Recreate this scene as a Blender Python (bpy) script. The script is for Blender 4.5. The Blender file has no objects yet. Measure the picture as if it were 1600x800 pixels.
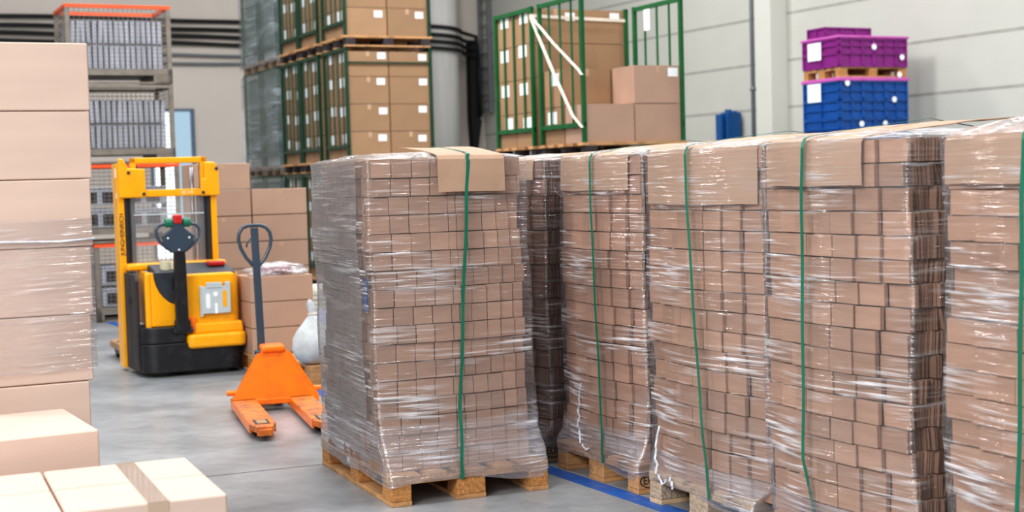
import bpy, math, random
from mathutils import Vector, Matrix, noise as mnoise
random.seed(11)
R = random.random
def U(a, b): return a + (b - a) * random.random()
COL = bpy.context.scene.collection
# ------------------------------------------------------------------ camera numbers (recovered from the photograph's vanishing lines)
FPX, PIT, ROL, HC = 2237.87, .0519, -.0288, 1.4962
cp, sp, cr, sr = math.cos(PIT), math.sin(PIT), math.cos(ROL), math.sin(ROL)
CX = Vector((cr, sr * sp, sr * cp)); CU = Vector((-sr, cr * sp, cr * cp)); CW = Vector((0, cp, -sp))
YAW = .45                                   # everything in the hall is parallel to the walls

# ------------------------------------------------------------------ materials
def srgb(c):
    return tuple(((v / 255) / 12.92 if v / 255 <= .04045 else (((v / 255) + .055) / 1.055) ** 2.4) for v in c) + (1,)
MATS = {}
def newmat(name):
    m = bpy.data.materials.new(name); m.use_nodes = True
    nt = m.node_tree; nt.nodes.clear(); MATS[name] = m
    return m, nt, nt.nodes, nt.links
def nd(ns, t, **k):
    n = ns.new(t)
    for a, b in k.items(): setattr(n, a, b)
    return n
def mat(name, col, rough=.6, metal=0, var=.12, scale=6, bump=0, bscale=60, stretch=(1, 1, 1), coat=0, tint=False, dirt=None, dirt_amt=.5, dscale=3, objvar=0, spec=.5):
    m, nt, ns, ln = newmat(name)
    out = nd(ns, 'ShaderNodeOutputMaterial'); b = nd(ns, 'ShaderNodeBsdfPrincipled')
    ln.new(b.outputs[0], out.inputs[0])
    b.inputs['Roughness'].default_value = rough; b.inputs['Metallic'].default_value = metal
    b.inputs['Coat Weight'].default_value = coat; b.inputs['Specular IOR Level'].default_value = spec
    tc = nd(ns, 'ShaderNodeTexCoord'); mp = nd(ns, 'ShaderNodeMapping'); mp.inputs['Scale'].default_value = stretch
    ln.new(tc.outputs['Object'], mp.inputs[0])
    nz = nd(ns, 'ShaderNodeTexNoise'); nz.inputs['Scale'].default_value = scale; nz.inputs['Detail'].default_value = 5
    ln.new(mp.outputs[0], nz.inputs['Vector'])
    r = nd(ns, 'ShaderNodeMapRange'); r.inputs['From Min'].default_value = .3; r.inputs['From Max'].default_value = .7
    r.inputs['To Min'].default_value = 1 - var; r.inputs['To Max'].default_value = 1 + var
    ln.new(nz.outputs['Fac'], r.inputs['Value'])
    mul = nd(ns, 'ShaderNodeVectorMath', operation='SCALE'); mul.inputs[0].default_value = srgb(col)[:3]
    ln.new(r.outputs[0], mul.inputs['Scale']); cur = mul.outputs[0]
    if tint:
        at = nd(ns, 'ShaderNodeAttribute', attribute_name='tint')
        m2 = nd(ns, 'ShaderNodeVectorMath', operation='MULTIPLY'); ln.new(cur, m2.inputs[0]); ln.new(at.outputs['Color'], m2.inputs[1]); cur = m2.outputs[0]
    if objvar:
        oi = nd(ns, 'ShaderNodeObjectInfo'); r2 = nd(ns, 'ShaderNodeMapRange')
        r2.inputs['To Min'].default_value = 1 - objvar; r2.inputs['To Max'].default_value = 1 + objvar
        ln.new(oi.outputs['Random'], r2.inputs['Value'])
        m3 = nd(ns, 'ShaderNodeVectorMath', operation='SCALE'); ln.new(cur, m3.inputs[0]); ln.new(r2.outputs[0], m3.inputs['Scale']); cur = m3.outputs[0]
    if dirt:
        n2 = nd(ns, 'ShaderNodeTexNoise'); n2.inputs['Scale'].default_value = dscale; n2.inputs['Detail'].default_value = 8; n2.inputs['Roughness'].default_value = .7
        ln.new(tc.outputs['Object'], n2.inputs['Vector'])
        r3 = nd(ns, 'ShaderNodeMapRange'); r3.inputs['From Min'].default_value = .5; r3.inputs['From Max'].default_value = .66; r3.inputs['To Max'].default_value = dirt_amt
        ln.new(n2.outputs['Fac'], r3.inputs['Value'])
        mx = nd(ns, 'ShaderNodeMix', data_type='RGBA'); mx.inputs['B'].default_value = srgb(dirt)
        ln.new(r3.outputs[0], mx.inputs['Factor']); ln.new(cur, mx.inputs['A']); cur = mx.outputs['Result']
    ln.new(cur, b.inputs['Base Color'])
    if bump:
        n3 = nd(ns, 'ShaderNodeTexNoise'); n3.inputs['Scale'].default_value = bscale; n3.inputs['Detail'].default_value = 4
        ln.new(mp.outputs[0], n3.inputs['Vector'])
        bp = nd(ns, 'ShaderNodeBump'); bp.inputs['Strength'].default_value = bump; bp.inputs['Distance'].default_value = .01
        ln.new(n3.outputs['Fac'], bp.inputs['Height']); ln.new(bp.outputs[0], b.inputs['Normal'])
    return m
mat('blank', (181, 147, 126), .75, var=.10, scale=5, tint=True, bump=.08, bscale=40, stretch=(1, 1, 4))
mat('sheet', (180, 150, 128), .75, var=.07, scale=4, bump=.1, bscale=30)
mat('kraft_pink', (212, 188, 174), .7, var=.04, scale=3, objvar=.03, bump=.05, bscale=50, stretch=(1, 1, 5))
mat('kraft', (152, 121, 92), .75, var=.06, scale=3, objvar=.08)
mat('kraft_mid', (174, 143, 124), .75, var=.05, scale=3, objvar=.05)
mat('kraft_dark', (120, 82, 50), .8, var=.1)
mat('tape', (190, 158, 132), .25, var=.05)
mat('tape_shiny', (196, 172, 152), .12, var=.05, coat=.8)
mat('paper', (236, 238, 240), .6, var=.03, scale=20)
mat('ink', (40, 42, 60), .7)
mat('inkblue', (58, 66, 110), .7)
mat('chip', (182, 130, 78), .85, var=.35, scale=55, bump=.5, bscale=90)
mat('chipgrey', (178, 160, 140), .85, var=.35, scale=60, bump=.5, bscale=90)
mat('wood', (190, 145, 100), .75, var=.2, scale=5, stretch=(14, 1.5, 14), dirt=(95, 70, 48), dirt_amt=.6, dscale=5)
mat('woodgrey', (140, 122, 104), .8, var=.25, scale=5, stretch=(14, 1.5, 14), dirt=(70, 60, 52), dirt_amt=.6, dscale=5)
mat('woodlight', (208, 180, 146), .75, var=.2, scale=5, stretch=(14, 1.5, 14), dirt=(140, 110, 84), dirt_amt=.5, dscale=5)
mat('woodpale', (206, 202, 190), .7, var=.1, scale=4, stretch=(1.5, 14, 14))
mat('strapgreen', (18, 112, 88), .35, var=.1, coat=.3)
mat('strapcream', (222, 210, 196), .6)
mat('cagegreen', (20, 88, 46), .4, var=.15)
mat('cagedark', (16, 58, 38), .45, var=.15)
mat('yellow', (250, 174, 8), .35, var=.05, coat=.3, dirt=(170, 120, 30), dirt_amt=.25, dscale=6)
mat('orange', (250, 124, 8), .38, var=.06, coat=.3, dirt=(150, 80, 30), dirt_amt=.35, dscale=7)
mat('orange_worn', (206, 112, 42), .5, var=.3, dirt=(92, 74, 60), dirt_amt=1., dscale=11)
mat('black', (30, 30, 34), .45, var=.2, dirt=(70, 66, 64), dirt_amt=.35, dscale=9)
mat('charcoal', (52, 44, 46), .6, var=.2, dirt=(80, 68, 62), dirt_amt=.3, dscale=7)
mat('console', (52, 58, 66), .5, var=.1)
mat('slate', (58, 72, 86), .35, var=.08, coat=.4)
mat('steel', (150, 150, 155), .3, metal=.9, var=.1)
mat('darksteel', (70, 70, 76), .4, metal=.5, var=.2)
mat('docgrey', (186, 196, 200), .4, var=.04)
mat('red', (196, 40, 34), .4)
mat('buttongreen', (18, 112, 84), .4)
mat('ledgreen', (160, 220, 60), .4)
mat('beige', (212, 206, 176), .5)
mat('rubber', (24, 24, 26), .7)
mat('fork_brown', (168, 132, 94), .5, var=.25, dirt=(100, 84, 70), dirt_amt=.5)
mat('gitter', (122, 116, 108), .5, metal=.2, var=.25, dirt=(120, 84, 60), dirt_amt=.4, dscale=8)
mat('rimorange', (222, 84, 38), .5, var=.12)
mat('tray', (176, 180, 192), .5, var=.08, objvar=.1)
mat('purple', (128, 36, 122), .42, var=.12, objvar=.06)
mat('purple_light', (196, 96, 176), .45, var=.1)
mat('crateblue', (14, 78, 150), .42, var=.12, objvar=.06)
mat('steelblue', (16, 80, 140), .4, var=.06)
mat('cable', (20, 18, 20), .6)
mat('galv', (120, 124, 128), .45, metal=.3, var=.1)
mat('sack', (196, 200, 202), .75, var=.16, scale=9, bump=.9, bscale=16)
mat('paperblue', (186, 190, 216), .6)
mat('bagdark', (110, 105, 110), .3, var=.4, scale=12, coat=.6, bump=.8, bscale=20)
mat('tapeblue', (28, 88, 164), .5, var=.08, scale=5, dirt=(120, 140, 170), dirt_amt=.25, dscale=14)
mat('wallpanel', (190, 190, 182), .55, var=.02, scale=1.5)
mat('wallback', (204, 195, 186), .65, var=.03, scale=1)
mat('groove', (158, 157, 150), .8)
mat('pillar', (202, 202, 194), .6, var=.02, scale=2)
mat('pillargrey', (206, 204, 200), .6, var=.06, scale=2, stretch=(4, 4, .3))
mat('doorframe', (92, 108, 128), .5)
mat('sausage', (150, 96, 110), .5, var=.4, scale=25)

def simple_emit(name, col, s):
    m, nt, ns, ln = newmat(name); o = nd(ns, 'ShaderNodeOutputMaterial'); e = nd(ns, 'ShaderNodeEmission')
    e.inputs[0].default_value = srgb(col); e.inputs[1].default_value = s; ln.new(e.outputs[0], o.inputs[0])
simple_emit('daylight', (236, 246, 255), 2.6); simple_emit('daylight_dim', (160, 184, 200), 1.15)

def clearmat(name, haze, gloss, tint=(1, 1, 1)):
    m, nt, ns, ln = newmat(name); o = nd(ns, 'ShaderNodeOutputMaterial')
    t = nd(ns, 'ShaderNodeBsdfTransparent'); t.inputs[0].default_value = tint + (1,)
    g = nd(ns, 'ShaderNodeBsdfGlossy'); g.inputs['Roughness'].default_value = .1
    d = nd(ns, 'ShaderNodeBsdfDiffuse'); d.inputs[0].default_value = (.85, .85, .87, 1)
    a = nd(ns, 'ShaderNodeMixShader'); a.inputs[0].default_value = haze; ln.new(t.outputs[0], a.inputs[1]); ln.new(d.outputs[0], a.inputs[2])
    b = nd(ns, 'ShaderNodeMixShader'); b.inputs[0].default_value = gloss; ln.new(a.outputs[0], b.inputs[1]); ln.new(g.outputs[0], b.inputs[2])
    ln.new(b.outputs[0], o.inputs[0])
clearmat('perspex', .08, .08)

def filmmat(name, haze=.05, gloss=.07, streak=.5, tint=(.97, .97, .98), rot=.08, hazecol=(.80, .80, .84), sc=1.0, rough=.13):
    """stretch film: clear, with fine stretched creases that catch the light"""
    m, nt, ns, ln = newmat(name); o = nd(ns, 'ShaderNodeOutputMaterial')
    uv = nd(ns, 'ShaderNodeUVMap', uv_map='UVMap')
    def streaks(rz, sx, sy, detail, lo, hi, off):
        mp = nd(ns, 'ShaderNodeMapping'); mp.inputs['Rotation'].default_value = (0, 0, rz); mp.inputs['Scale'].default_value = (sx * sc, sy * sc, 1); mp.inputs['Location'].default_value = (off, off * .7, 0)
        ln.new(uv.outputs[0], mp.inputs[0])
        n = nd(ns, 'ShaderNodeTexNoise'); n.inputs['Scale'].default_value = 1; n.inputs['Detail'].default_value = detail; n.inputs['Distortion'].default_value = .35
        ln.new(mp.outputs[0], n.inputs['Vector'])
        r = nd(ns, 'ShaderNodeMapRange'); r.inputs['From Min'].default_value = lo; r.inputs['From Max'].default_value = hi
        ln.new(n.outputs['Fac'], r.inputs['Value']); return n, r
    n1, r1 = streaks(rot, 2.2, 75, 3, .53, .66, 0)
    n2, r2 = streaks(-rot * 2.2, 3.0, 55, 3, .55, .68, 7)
    n3, r3 = streaks(.0, 2.0, 5, 2, .47, .66, 3)          # where the painted streaks bunch together
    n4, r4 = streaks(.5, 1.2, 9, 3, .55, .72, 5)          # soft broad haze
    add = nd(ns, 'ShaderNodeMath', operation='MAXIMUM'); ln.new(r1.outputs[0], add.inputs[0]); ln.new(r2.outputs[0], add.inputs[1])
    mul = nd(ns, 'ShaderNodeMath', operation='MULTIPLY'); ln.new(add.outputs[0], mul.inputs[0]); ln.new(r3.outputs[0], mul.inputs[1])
    m2 = nd(ns, 'ShaderNodeMath', operation='MULTIPLY_ADD'); ln.new(mul.outputs[0], m2.inputs[0]); m2.inputs[1].default_value = streak; m2.inputs[2].default_value = haze  # diffuse white streaks paint crease glints into the film colour
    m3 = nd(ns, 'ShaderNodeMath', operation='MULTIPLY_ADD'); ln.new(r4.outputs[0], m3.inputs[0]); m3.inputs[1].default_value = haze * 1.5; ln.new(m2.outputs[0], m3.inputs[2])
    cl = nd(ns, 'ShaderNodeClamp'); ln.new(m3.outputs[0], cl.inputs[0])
    h = nd(ns, 'ShaderNodeMath', operation='ADD'); ln.new(n1.outputs['Fac'], h.inputs[0]); ln.new(n2.outputs['Fac'], h.inputs[1])
    bp = nd(ns, 'ShaderNodeBump'); bp.inputs['Strength'].default_value = .9; bp.inputs['Distance'].default_value = .012; ln.new(h.outputs[0], bp.inputs['Height'])
    t = nd(ns, 'ShaderNodeBsdfTransparent'); t.inputs[0].default_value = tint + (1,)
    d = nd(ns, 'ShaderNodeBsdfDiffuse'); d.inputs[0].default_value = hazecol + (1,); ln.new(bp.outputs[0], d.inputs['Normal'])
    g = nd(ns, 'ShaderNodeBsdfGlossy'); g.inputs['Roughness'].default_value = rough; ln.new(bp.outputs[0], g.inputs['Normal'])
    fr = nd(ns, 'ShaderNodeLayerWeight'); fr.inputs['Blend'].default_value = .25
    gf = nd(ns, 'ShaderNodeMath', operation='MULTIPLY_ADD'); ln.new(fr.outputs['Facing'], gf.inputs[0]); gf.inputs[1].default_value = .12; gf.inputs[2].default_value = gloss
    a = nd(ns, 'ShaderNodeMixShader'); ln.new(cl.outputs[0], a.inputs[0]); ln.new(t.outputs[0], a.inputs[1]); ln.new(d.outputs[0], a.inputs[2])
    b = nd(ns, 'ShaderNodeMixShader'); ln.new(gf.outputs[0], b.inputs[0]); ln.new(a.outputs[0], b.inputs[1]); ln.new(g.outputs[0], b.inputs[2])
    ln.new(b.outputs[0], o.inputs[0])
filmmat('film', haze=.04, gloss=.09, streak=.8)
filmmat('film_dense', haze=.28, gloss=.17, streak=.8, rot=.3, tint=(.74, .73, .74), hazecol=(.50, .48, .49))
filmmat('film_skirt', haze=.16, gloss=.2, streak=.95, rot=.45, hazecol=(.72, .74, .82))
filmmat('film_top', haze=.16, gloss=.22, streak=.9, rot=.4, hazecol=(.9, .9, .92), rough=.12)
filmmat('film_far', haze=.11, gloss=.08, streak=.5, rot=.2, hazecol=(.56, .62, .66), sc=.4)
filmmat('film_band', haze=.10, gloss=.12, streak=.9, rot=.03, hazecol=(.95, .9, .9))

def floormat():
    m, nt, ns, ln = newmat('concrete'); o = nd(ns, 'ShaderNodeOutputMaterial'); b = nd(ns, 'ShaderNodeBsdfPrincipled'); ln.new(b.outputs[0], o.inputs[0])
    tc = nd(ns, 'ShaderNodeTexCoord')
    n = nd(ns, 'ShaderNodeTexNoise'); n.inputs['Scale'].default_value = 1.1; n.inputs['Detail'].default_value = 10; n.inputs['Roughness'].default_value = .65; ln.new(tc.outputs['Object'], n.inputs['Vector'])
    c = nd(ns, 'ShaderNodeValToRGB'); c.color_ramp.elements[0].position = .3; c.color_ramp.elements[1].position = .72
    c.color_ramp.elements[0].color = srgb((110, 113, 116)); c.color_ramp.elements[1].color = srgb((166, 169, 172)); ln.new(n.outputs['Fac'], c.inputs[0])
    mp = nd(ns, 'ShaderNodeMapping'); mp.inputs['Scale'].default_value = (3, 9, 1); mp.inputs['Rotation'].default_value = (0, 0, .9); ln.new(tc.outputs['Object'], mp.inputs[0])
    n2 = nd(ns, 'ShaderNodeTexNoise'); n2.inputs['Scale'].default_value = 2.2; n2.inputs['Detail'].default_value = 9; n2.inputs['Roughness'].default_value = .7; n2.inputs['Distortion'].default_value = 1.2; ln.new(mp.outputs[0], n2.inputs['Vector'])
    r = nd(ns, 'ShaderNodeMapRange'); r.inputs['From Min'].default_value = .35; r.inputs['From Max'].default_value = .7; r.inputs['To Min'].default_value = .9; r.inputs['To Max'].default_value = 1.1; ln.new(n2.outputs['Fac'], r.inputs['Value'])
    s = nd(ns, 'ShaderNodeVectorMath', operation='SCALE'); ln.new(c.outputs[0], s.inputs[0]); ln.new(r.outputs[0], s.inputs['Scale']); ln.new(s.outputs[0], b.inputs['Base Color'])
    r2 = nd(ns, 'ShaderNodeMapRange'); r2.inputs['To Min'].default_value = .22; r2.inputs['To Max'].default_value = .5; ln.new(n2.outputs['Fac'], r2.inputs['Value']); ln.new(r2.outputs[0], b.inputs['Roughness'])
floormat()

# ------------------------------------------------------------------ mesh builder
class MB:
    def __init__(s): s.v = []; s.f = []; s.t = []; s.mi = []; s.uv = None
    def add(s, vs, fs, tint=1., M=None, mi=0):
        o = len(s.v)
        for p in vs:
            p = Vector(p)
            if M is not None: p = M @ p
            s.v.append(tuple(p)); s.t.append(tint)
        for f in fs: s.f.append(tuple(i + o for i in f)); s.mi.append(mi)
        return s
    def box(s, a, b, tint=1., M=None, mi=0):
        x0, y0, z0 = a; x1, y1, z1 = b
        return s.add([(x0, y0, z0), (x1, y0, z0), (x1, y1, z0), (x0, y1, z0), (x0, y0, z1), (x1, y0, z1), (x1, y1, z1), (x0, y1, z1)],
                     [(0, 3, 2, 1), (4, 5, 6, 7), (0, 1, 5, 4), (1, 2, 6, 5), (2, 3, 7, 6), (3, 0, 4, 7)], tint, M, mi)
    def prism(s, poly, a, b, axis='y', M=None, mi=0):
        """polygon in the two other axes, extruded from a to b along axis"""
        n = len(poly)
        def P(p, t): return (p[0], t, p[1]) if axis == 'y' else (t, p[0], p[1]) if axis == 'x' else (p[0], p[1], t)
        vs = [P(p, a) for p in poly] + [P(p, b) for p in poly]
        fs = [tuple(range(n)), tuple(range(2 * n - 1, n - 1, -1))] + [(i, (i + 1) % n + 0, (i + 1) % n + n, i + n)[::-1] for i in range(n)]
        return s.add(vs, fs, 1., M, mi)
    def tube(s, pts, r, n=8, cap=True, tint=1.):
        pts = [Vector(p) for p in pts]; rs = r if isinstance(r, (list, tuple)) else [r] * len(pts)
        o = len(s.v); prev = None
        for i, p in enumerate(pts):
            d = (pts[min(i + 1, len(pts) - 1)] - pts[max(i - 1, 0)]).normalized()
            if prev is None: prev = d.orthogonal().normalized()
            a = (prev - d * prev.dot(d)).normalized(); prev = a; b = d.cross(a)
            for k in range(n):
                t = 2 * math.pi * k / n; s.v.append(tuple(p + (a * math.cos(t) + b * math.sin(t)) * rs[i])); s.t.append(tint)
        for i in range(len(pts) - 1):
            for k in range(n):
                s.f.append((o + i * n + k, o + i * n + (k + 1) % n, o + (i + 1) * n + (k + 1) % n, o + (i + 1) * n + k)); s.mi.append(0)
        if cap:
            s.f.append(tuple(o + k for k in range(n))[::-1]); s.mi.append(0)
            e = o + (len(pts) - 1) * n; s.f.append(tuple(e + k for k in range(n))); s.mi.append(0)
        return s
    def cyl(s, p, q, r, n=20): return s.tube([p, q], r, n)
    def ribbon(s, pts, wdir, w, th=.0015):
        """flat strap along pts, width w along wdir"""
        pts = [Vector(p) for p in pts]; wd = Vector(wdir).normalized(); o = len(s.v)
        for i, p in enumerate(pts):
            d = (pts[min(i + 1, len(pts) - 1)] - pts[max(i - 1, 0)]).normalized(); nn = d.cross(wd).normalized()
            for a, b in ((-1, -1), (1, -1), (1, 1), (-1, 1)): s.v.append(tuple(p + wd * (a * w / 2) + nn * (b * th / 2))); s.t.append(1.)
        for i in range(len(pts) - 1):
            for k in range(4):
                s.f.append((o + i * 4 + k, o + i * 4 + (k + 1) % 4, o + i * 4 + 4 + (k + 1) % 4, o + i * 4 + 4 + k)); s.mi.append(0)
        return s
    def build(s, name, mats, parent=None, bevel=0, smooth=False, seg=2):
        me = bpy.data.meshes.new(name); me.from_pydata(s.v, [], s.f); me.update()
        for mm in (mats if isinstance(mats, (list, tuple)) else [mats]): me.materials.append(MATS[mm])
        if any(s.mi): me.polygons.foreach_set('material_index', s.mi)
        at = me.color_attributes.new('tint', 'FLOAT_COLOR', 'POINT')
        buf = []
        for t in s.t: buf += [t, t, t, 1.] if not isinstance(t, tuple) else list(t) + [1.]
        at.data.foreach_set('color', buf)
        if s.uv:
            l = me.uv_layers.new(name='UVMap')
            for lp in me.loops: l.data[lp.index].uv = s.uv[lp.vertex_index]
        if smooth or bevel: me.polygons.foreach_set('use_smooth', [True] * len(me.polygons))
        o = bpy.data.objects.new(name, me); COL.objects.link(o)
        if parent is not None: o.parent = parent
        if bevel:
            b = o.modifiers.new('bevel', 'BEVEL'); b.width = bevel; b.segments = seg; b.limit_method = 'ANGLE'; b.angle_limit = .6
            w = o.modifiers.new('wn', 'WEIGHTED_NORMAL'); w.keep_sharp = True
        return o
def tag(o, label, cat, group=None, kind=None):
    o['label'] = label; o['category'] = cat
    if group: o['group'] = group
    if kind: o['kind'] = kind
    return o
def thing(name, label, cat, loc=(0, 0, 0), rz=0, group=None):
    o = bpy.data.objects.new(name, None); COL.objects.link(o); o.location = loc; o.rotation_euler = (0, 0, rz); o.empty_display_size = .1
    return tag(o, label, cat, group)
def place(o, loc, rz=0): o.location = loc; o.rotation_euler = (0, 0, rz); return o
def W(O, th, x, y, z=0): return (O[0] + x * math.cos(th) - y * math.sin(th), O[1] + x * math.sin(th) + y * math.cos(th), z)
def child_copy(src, parent, loc=None):
    c = src.copy(); COL.objects.link(c); c.parent = parent
    if loc is not None: c.location = loc
    return c
def text_mesh(name, body, size, m, parent, loc, rot, extrude=.0005):
    cu = bpy.data.curves.new(name, 'FONT'); cu.body = body; cu.size = size; cu.extrude = extrude; cu.align_x = 'CENTER'; cu.align_y = 'CENTER'
    t = bpy.data.objects.new('tmp', cu); COL.objects.link(t); bpy.context.view_layer.update()
    me = bpy.data.meshes.new_from_object(t.evaluated_get(bpy.context.evaluated_depsgraph_get())); bpy.data.objects.remove(t)
    me.materials.clear(); me.materials.append(MATS[m])
    o = bpy.data.objects.new(name, me); COL.objects.link(o); o.parent = parent; o.location = loc; o.rotation_euler = rot
    return o
ORD = ['topmost', 'second', 'third', 'fourth', 'fifth', 'sixth', 'seventh', 'eighth', 'ninth', 'tenth', 'eleventh', 'twelfth', 'thirteenth', 'fourteenth', 'fifteenth', 'sixteenth', 'seventeenth', 'eighteenth']

# ------------------------------------------------------------------ the hall
def setting(name, b, m, **k):
    o = b.build(name, m, **k); o['kind'] = 'structure'; return o
setting('floor', MB().box((-30, -8, -.2), (26, 46, 0)), 'concrete')
# right-hand wall: through WP, running back and to the left
WP = (5.9, 21.5); WT = .49
def wr(s, off=0, z=0):      # s metres further along the wall, off metres out into the hall
    return (WP[0] - s * math.sin(WT) - off * math.cos(WT), WP[1] + s * math.cos(WT) - off * math.sin(WT), z)
SC = 13.7                   # corner with the back wall
b = MB(); p = [wr(-26), wr(SC + .3), wr(SC + .3, -.3), wr(-26, -.3)]; b.prism([(q[0], q[1]) for q in p], 0, 9.5, 'z')
wallr = setting('wall_right', b, 'wallpanel')
for i in range(15):
    b = MB(); z = .29 + .77 * i
    if z > 9.3: break
    p = [wr(-26, .003), wr(SC, .003), wr(SC, -.01), wr(-26, -.01)]; b.prism([(q[0], q[1]) for q in p], z - .02, z + .02, 'z'); setting('trim_%d' % (i + 1), b, 'groove')
# back wall, square to it
def wb(s, off=0, z=0):
    c = wr(SC); return (c[0] - s * math.cos(WT) + off * math.sin(WT), c[1] - s * math.sin(WT) - off * math.cos(WT), z)
b = MB(); p = [wb(-.3), wb(34), wb(34, -.3), wb(-.3, -.3)]; b.prism([(q[0], q[1]) for q in p], 0, 9.5, 'z'); setting('wall_back', b, 'wallback')
# square column on the right wall, with a thin drain pipe beside it
b = MB(); p = [wr(2.65, 0), wr(2.65, .35), wr(3.06, .35), wr(3.06, 0)]; b.prism([(q[0], q[1]) for q in p], 0, 9.5, 'z')
tag(b.build('wall_column', 'pillar', bevel=.01), 'pale square column standing against the right wall', 'column')
b = MB().cyl(wr(3.16, .33, 0), wr(3.16, .33, 9.5), .035, 12)
for z in (1.2, 2.9, 4.6): b.cyl(wr(3.16, .33, z), wr(3.16, .33, z + .06), .05, 12)
tag(b.build('wall_pipe', 'galv', smooth=True), 'thin grey vertical pipe beside the pale column', 'pipe')
# round grey column in the far corner
cc = wb(1.25, .45)
b = MB().cyl((cc[0], cc[1], 0), (cc[0], cc[1], 9.5), .36, 40)
tag(b.build('round_column', 'pillargrey', smooth=True), 'thick round grey column in the far corner', 'column')
# cable tray with its rungs
t = thing('cable_tray', 'vertical grey metal cable tray right of the round column', 'cable tray', wr(13.35, .12, 0), WT - math.pi / 2)
for x in (-.22, .22): MB().box((x - .025, -.04, 3.1), (x + .025, .04, 9.4)).build('rail', 'galv', t)
for k in range(20): MB().box((-.22, -.02, 3.15 + k * .32), (.22, .0, 3.19 + k * .32)).build('rung', 'galv', t)
b = MB().prism([(-.10, 4.75), (.10, 4.75), (.12, 3.0), (.16, 2.9), (.06, 2.35), (-.02, 2.1), (-.08, 2.3), (-.12, 3.0)], -.12, .06, 'y', M=Matrix.Rotation(WT + .1 - (WT - math.pi / 2), 4, 'Z'))
o = tag(b.build('cable_bundle_end', 'cable'), 'black tapering bundle of cable ends hanging below the tray', 'cable bundle'); place(o, wr(13.38, .46, 0), WT - math.pi / 2)
# black cables along the back wall, round the column and down
for k in range(4):
    z = 5.04 - k * .15 - (.03 if k else 0); pts = []
    for i in range(60):
        s = 19 - i * .30
        if s < 1.9: break
        pts.append(wb(s, .1 + .02 * math.sin(i * .7), z + .012 * math.sin(i * .45 + k) - .02 * math.sin(i * .13)))
    R0 = .42 + .02 * k
    a0 = WT + math.pi; a1 = WT + math.pi * 2 - .35
    for i in range(12):
        a = a0 + (a1 - a0) * i / 11
        pts.append((cc[0] + R0 * math.cos(a), cc[1] + R0 * math.sin(a), z - .012 * i))
    e = wr(13.35 - .04 * k, .34, 0)
    pts += [(e[0], e[1], z - .2), (e[0], e[1], z - .6), (e[0], e[1], 3.0)]
    lab = ['topmost of the four black cables along the back wall', 'second black cable from the top along the back wall', 'third black cable from the top along the back wall', 'lowest of the four black cables along the back wall'][k]
    tag(MB().tube(pts, .042, 8).build('black_cable', 'cable', smooth=True), lab, 'cable', 'black cables fixed along the back wall')
for k in range(2):  # thin grey tubes stand in for the shadows of the black cables
    pts = [wb(19 - i * .6, .09, 4.36 - k * .17 + .03 * math.sin(i * .5 + k)) for i in range(29)]
    tag(MB().tube(pts, .03, 8).build('grey_cable', 'galv', smooth=True), ['upper of two thin grey cables below the black ones on the back wall', 'lower of two thin grey cables below the black ones on the back wall'][k], 'cable', 'grey cables on the back wall')
# glazed door in the back wall
dr = bpy.data.objects.new('door_1', None); COL.objects.link(dr); dr['kind'] = 'structure'; dr.location = wb(7.42, .0, 0); dr.rotation_euler = (0, 0, WT)
def d_(name, a, b_, m):
    o = MB().box(a, b_).build(name, m, dr); return o
d_('door_frame', (-.42, -.08, 0), (-.36, .0, 3.2), 'doorframe'); d_('door_frame', (.44, -.08, 0), (.52, .0, 3.2), 'doorframe'); d_('door_frame', (-.42, -.08, 3.16), (.52, .0, 3.22), 'doorframe')
d_('door_pane', (-.36, -.03, .1), (.08, -.02, 3.16), 'daylight'); d_('door_pane', (.08, -.04, .1), (.44, -.02, 3.16), 'daylight_dim')

# floor marking and joints
def floorstrip(name, pts, m, z0, z1):
    return MB().prism([(q[0], q[1]) for q in pts], z0, z1, 'z').build(name, m)
def line_quad(a, c, w):
    a = Vector(a); c = Vector(c); n = (c - a).normalized().orthogonal() * w / 2; n = Vector((-(c - a).normalized()[1], (c - a).normalized()[0])) * w / 2
    return [a + n, a - n, c - n, c + n]
tag(floorstrip('floor_tape', line_quad((1.62, 4.58), (-7.8, 22.5), .105), 'tapeblue', 0, .0012), 'long straight blue marking tape stuck on the grey floor', 'tape')
for i, (a, c) in enumerate((((-6, 5.6), (7, 11.05)), ((-12, 12.2), (9, 21.0)))):
    o = floorstrip('trim_%d' % (40 + i), line_quad(a, c, .008), 'rubber', 0, .0006); o['kind'] = 'structure'

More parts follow.
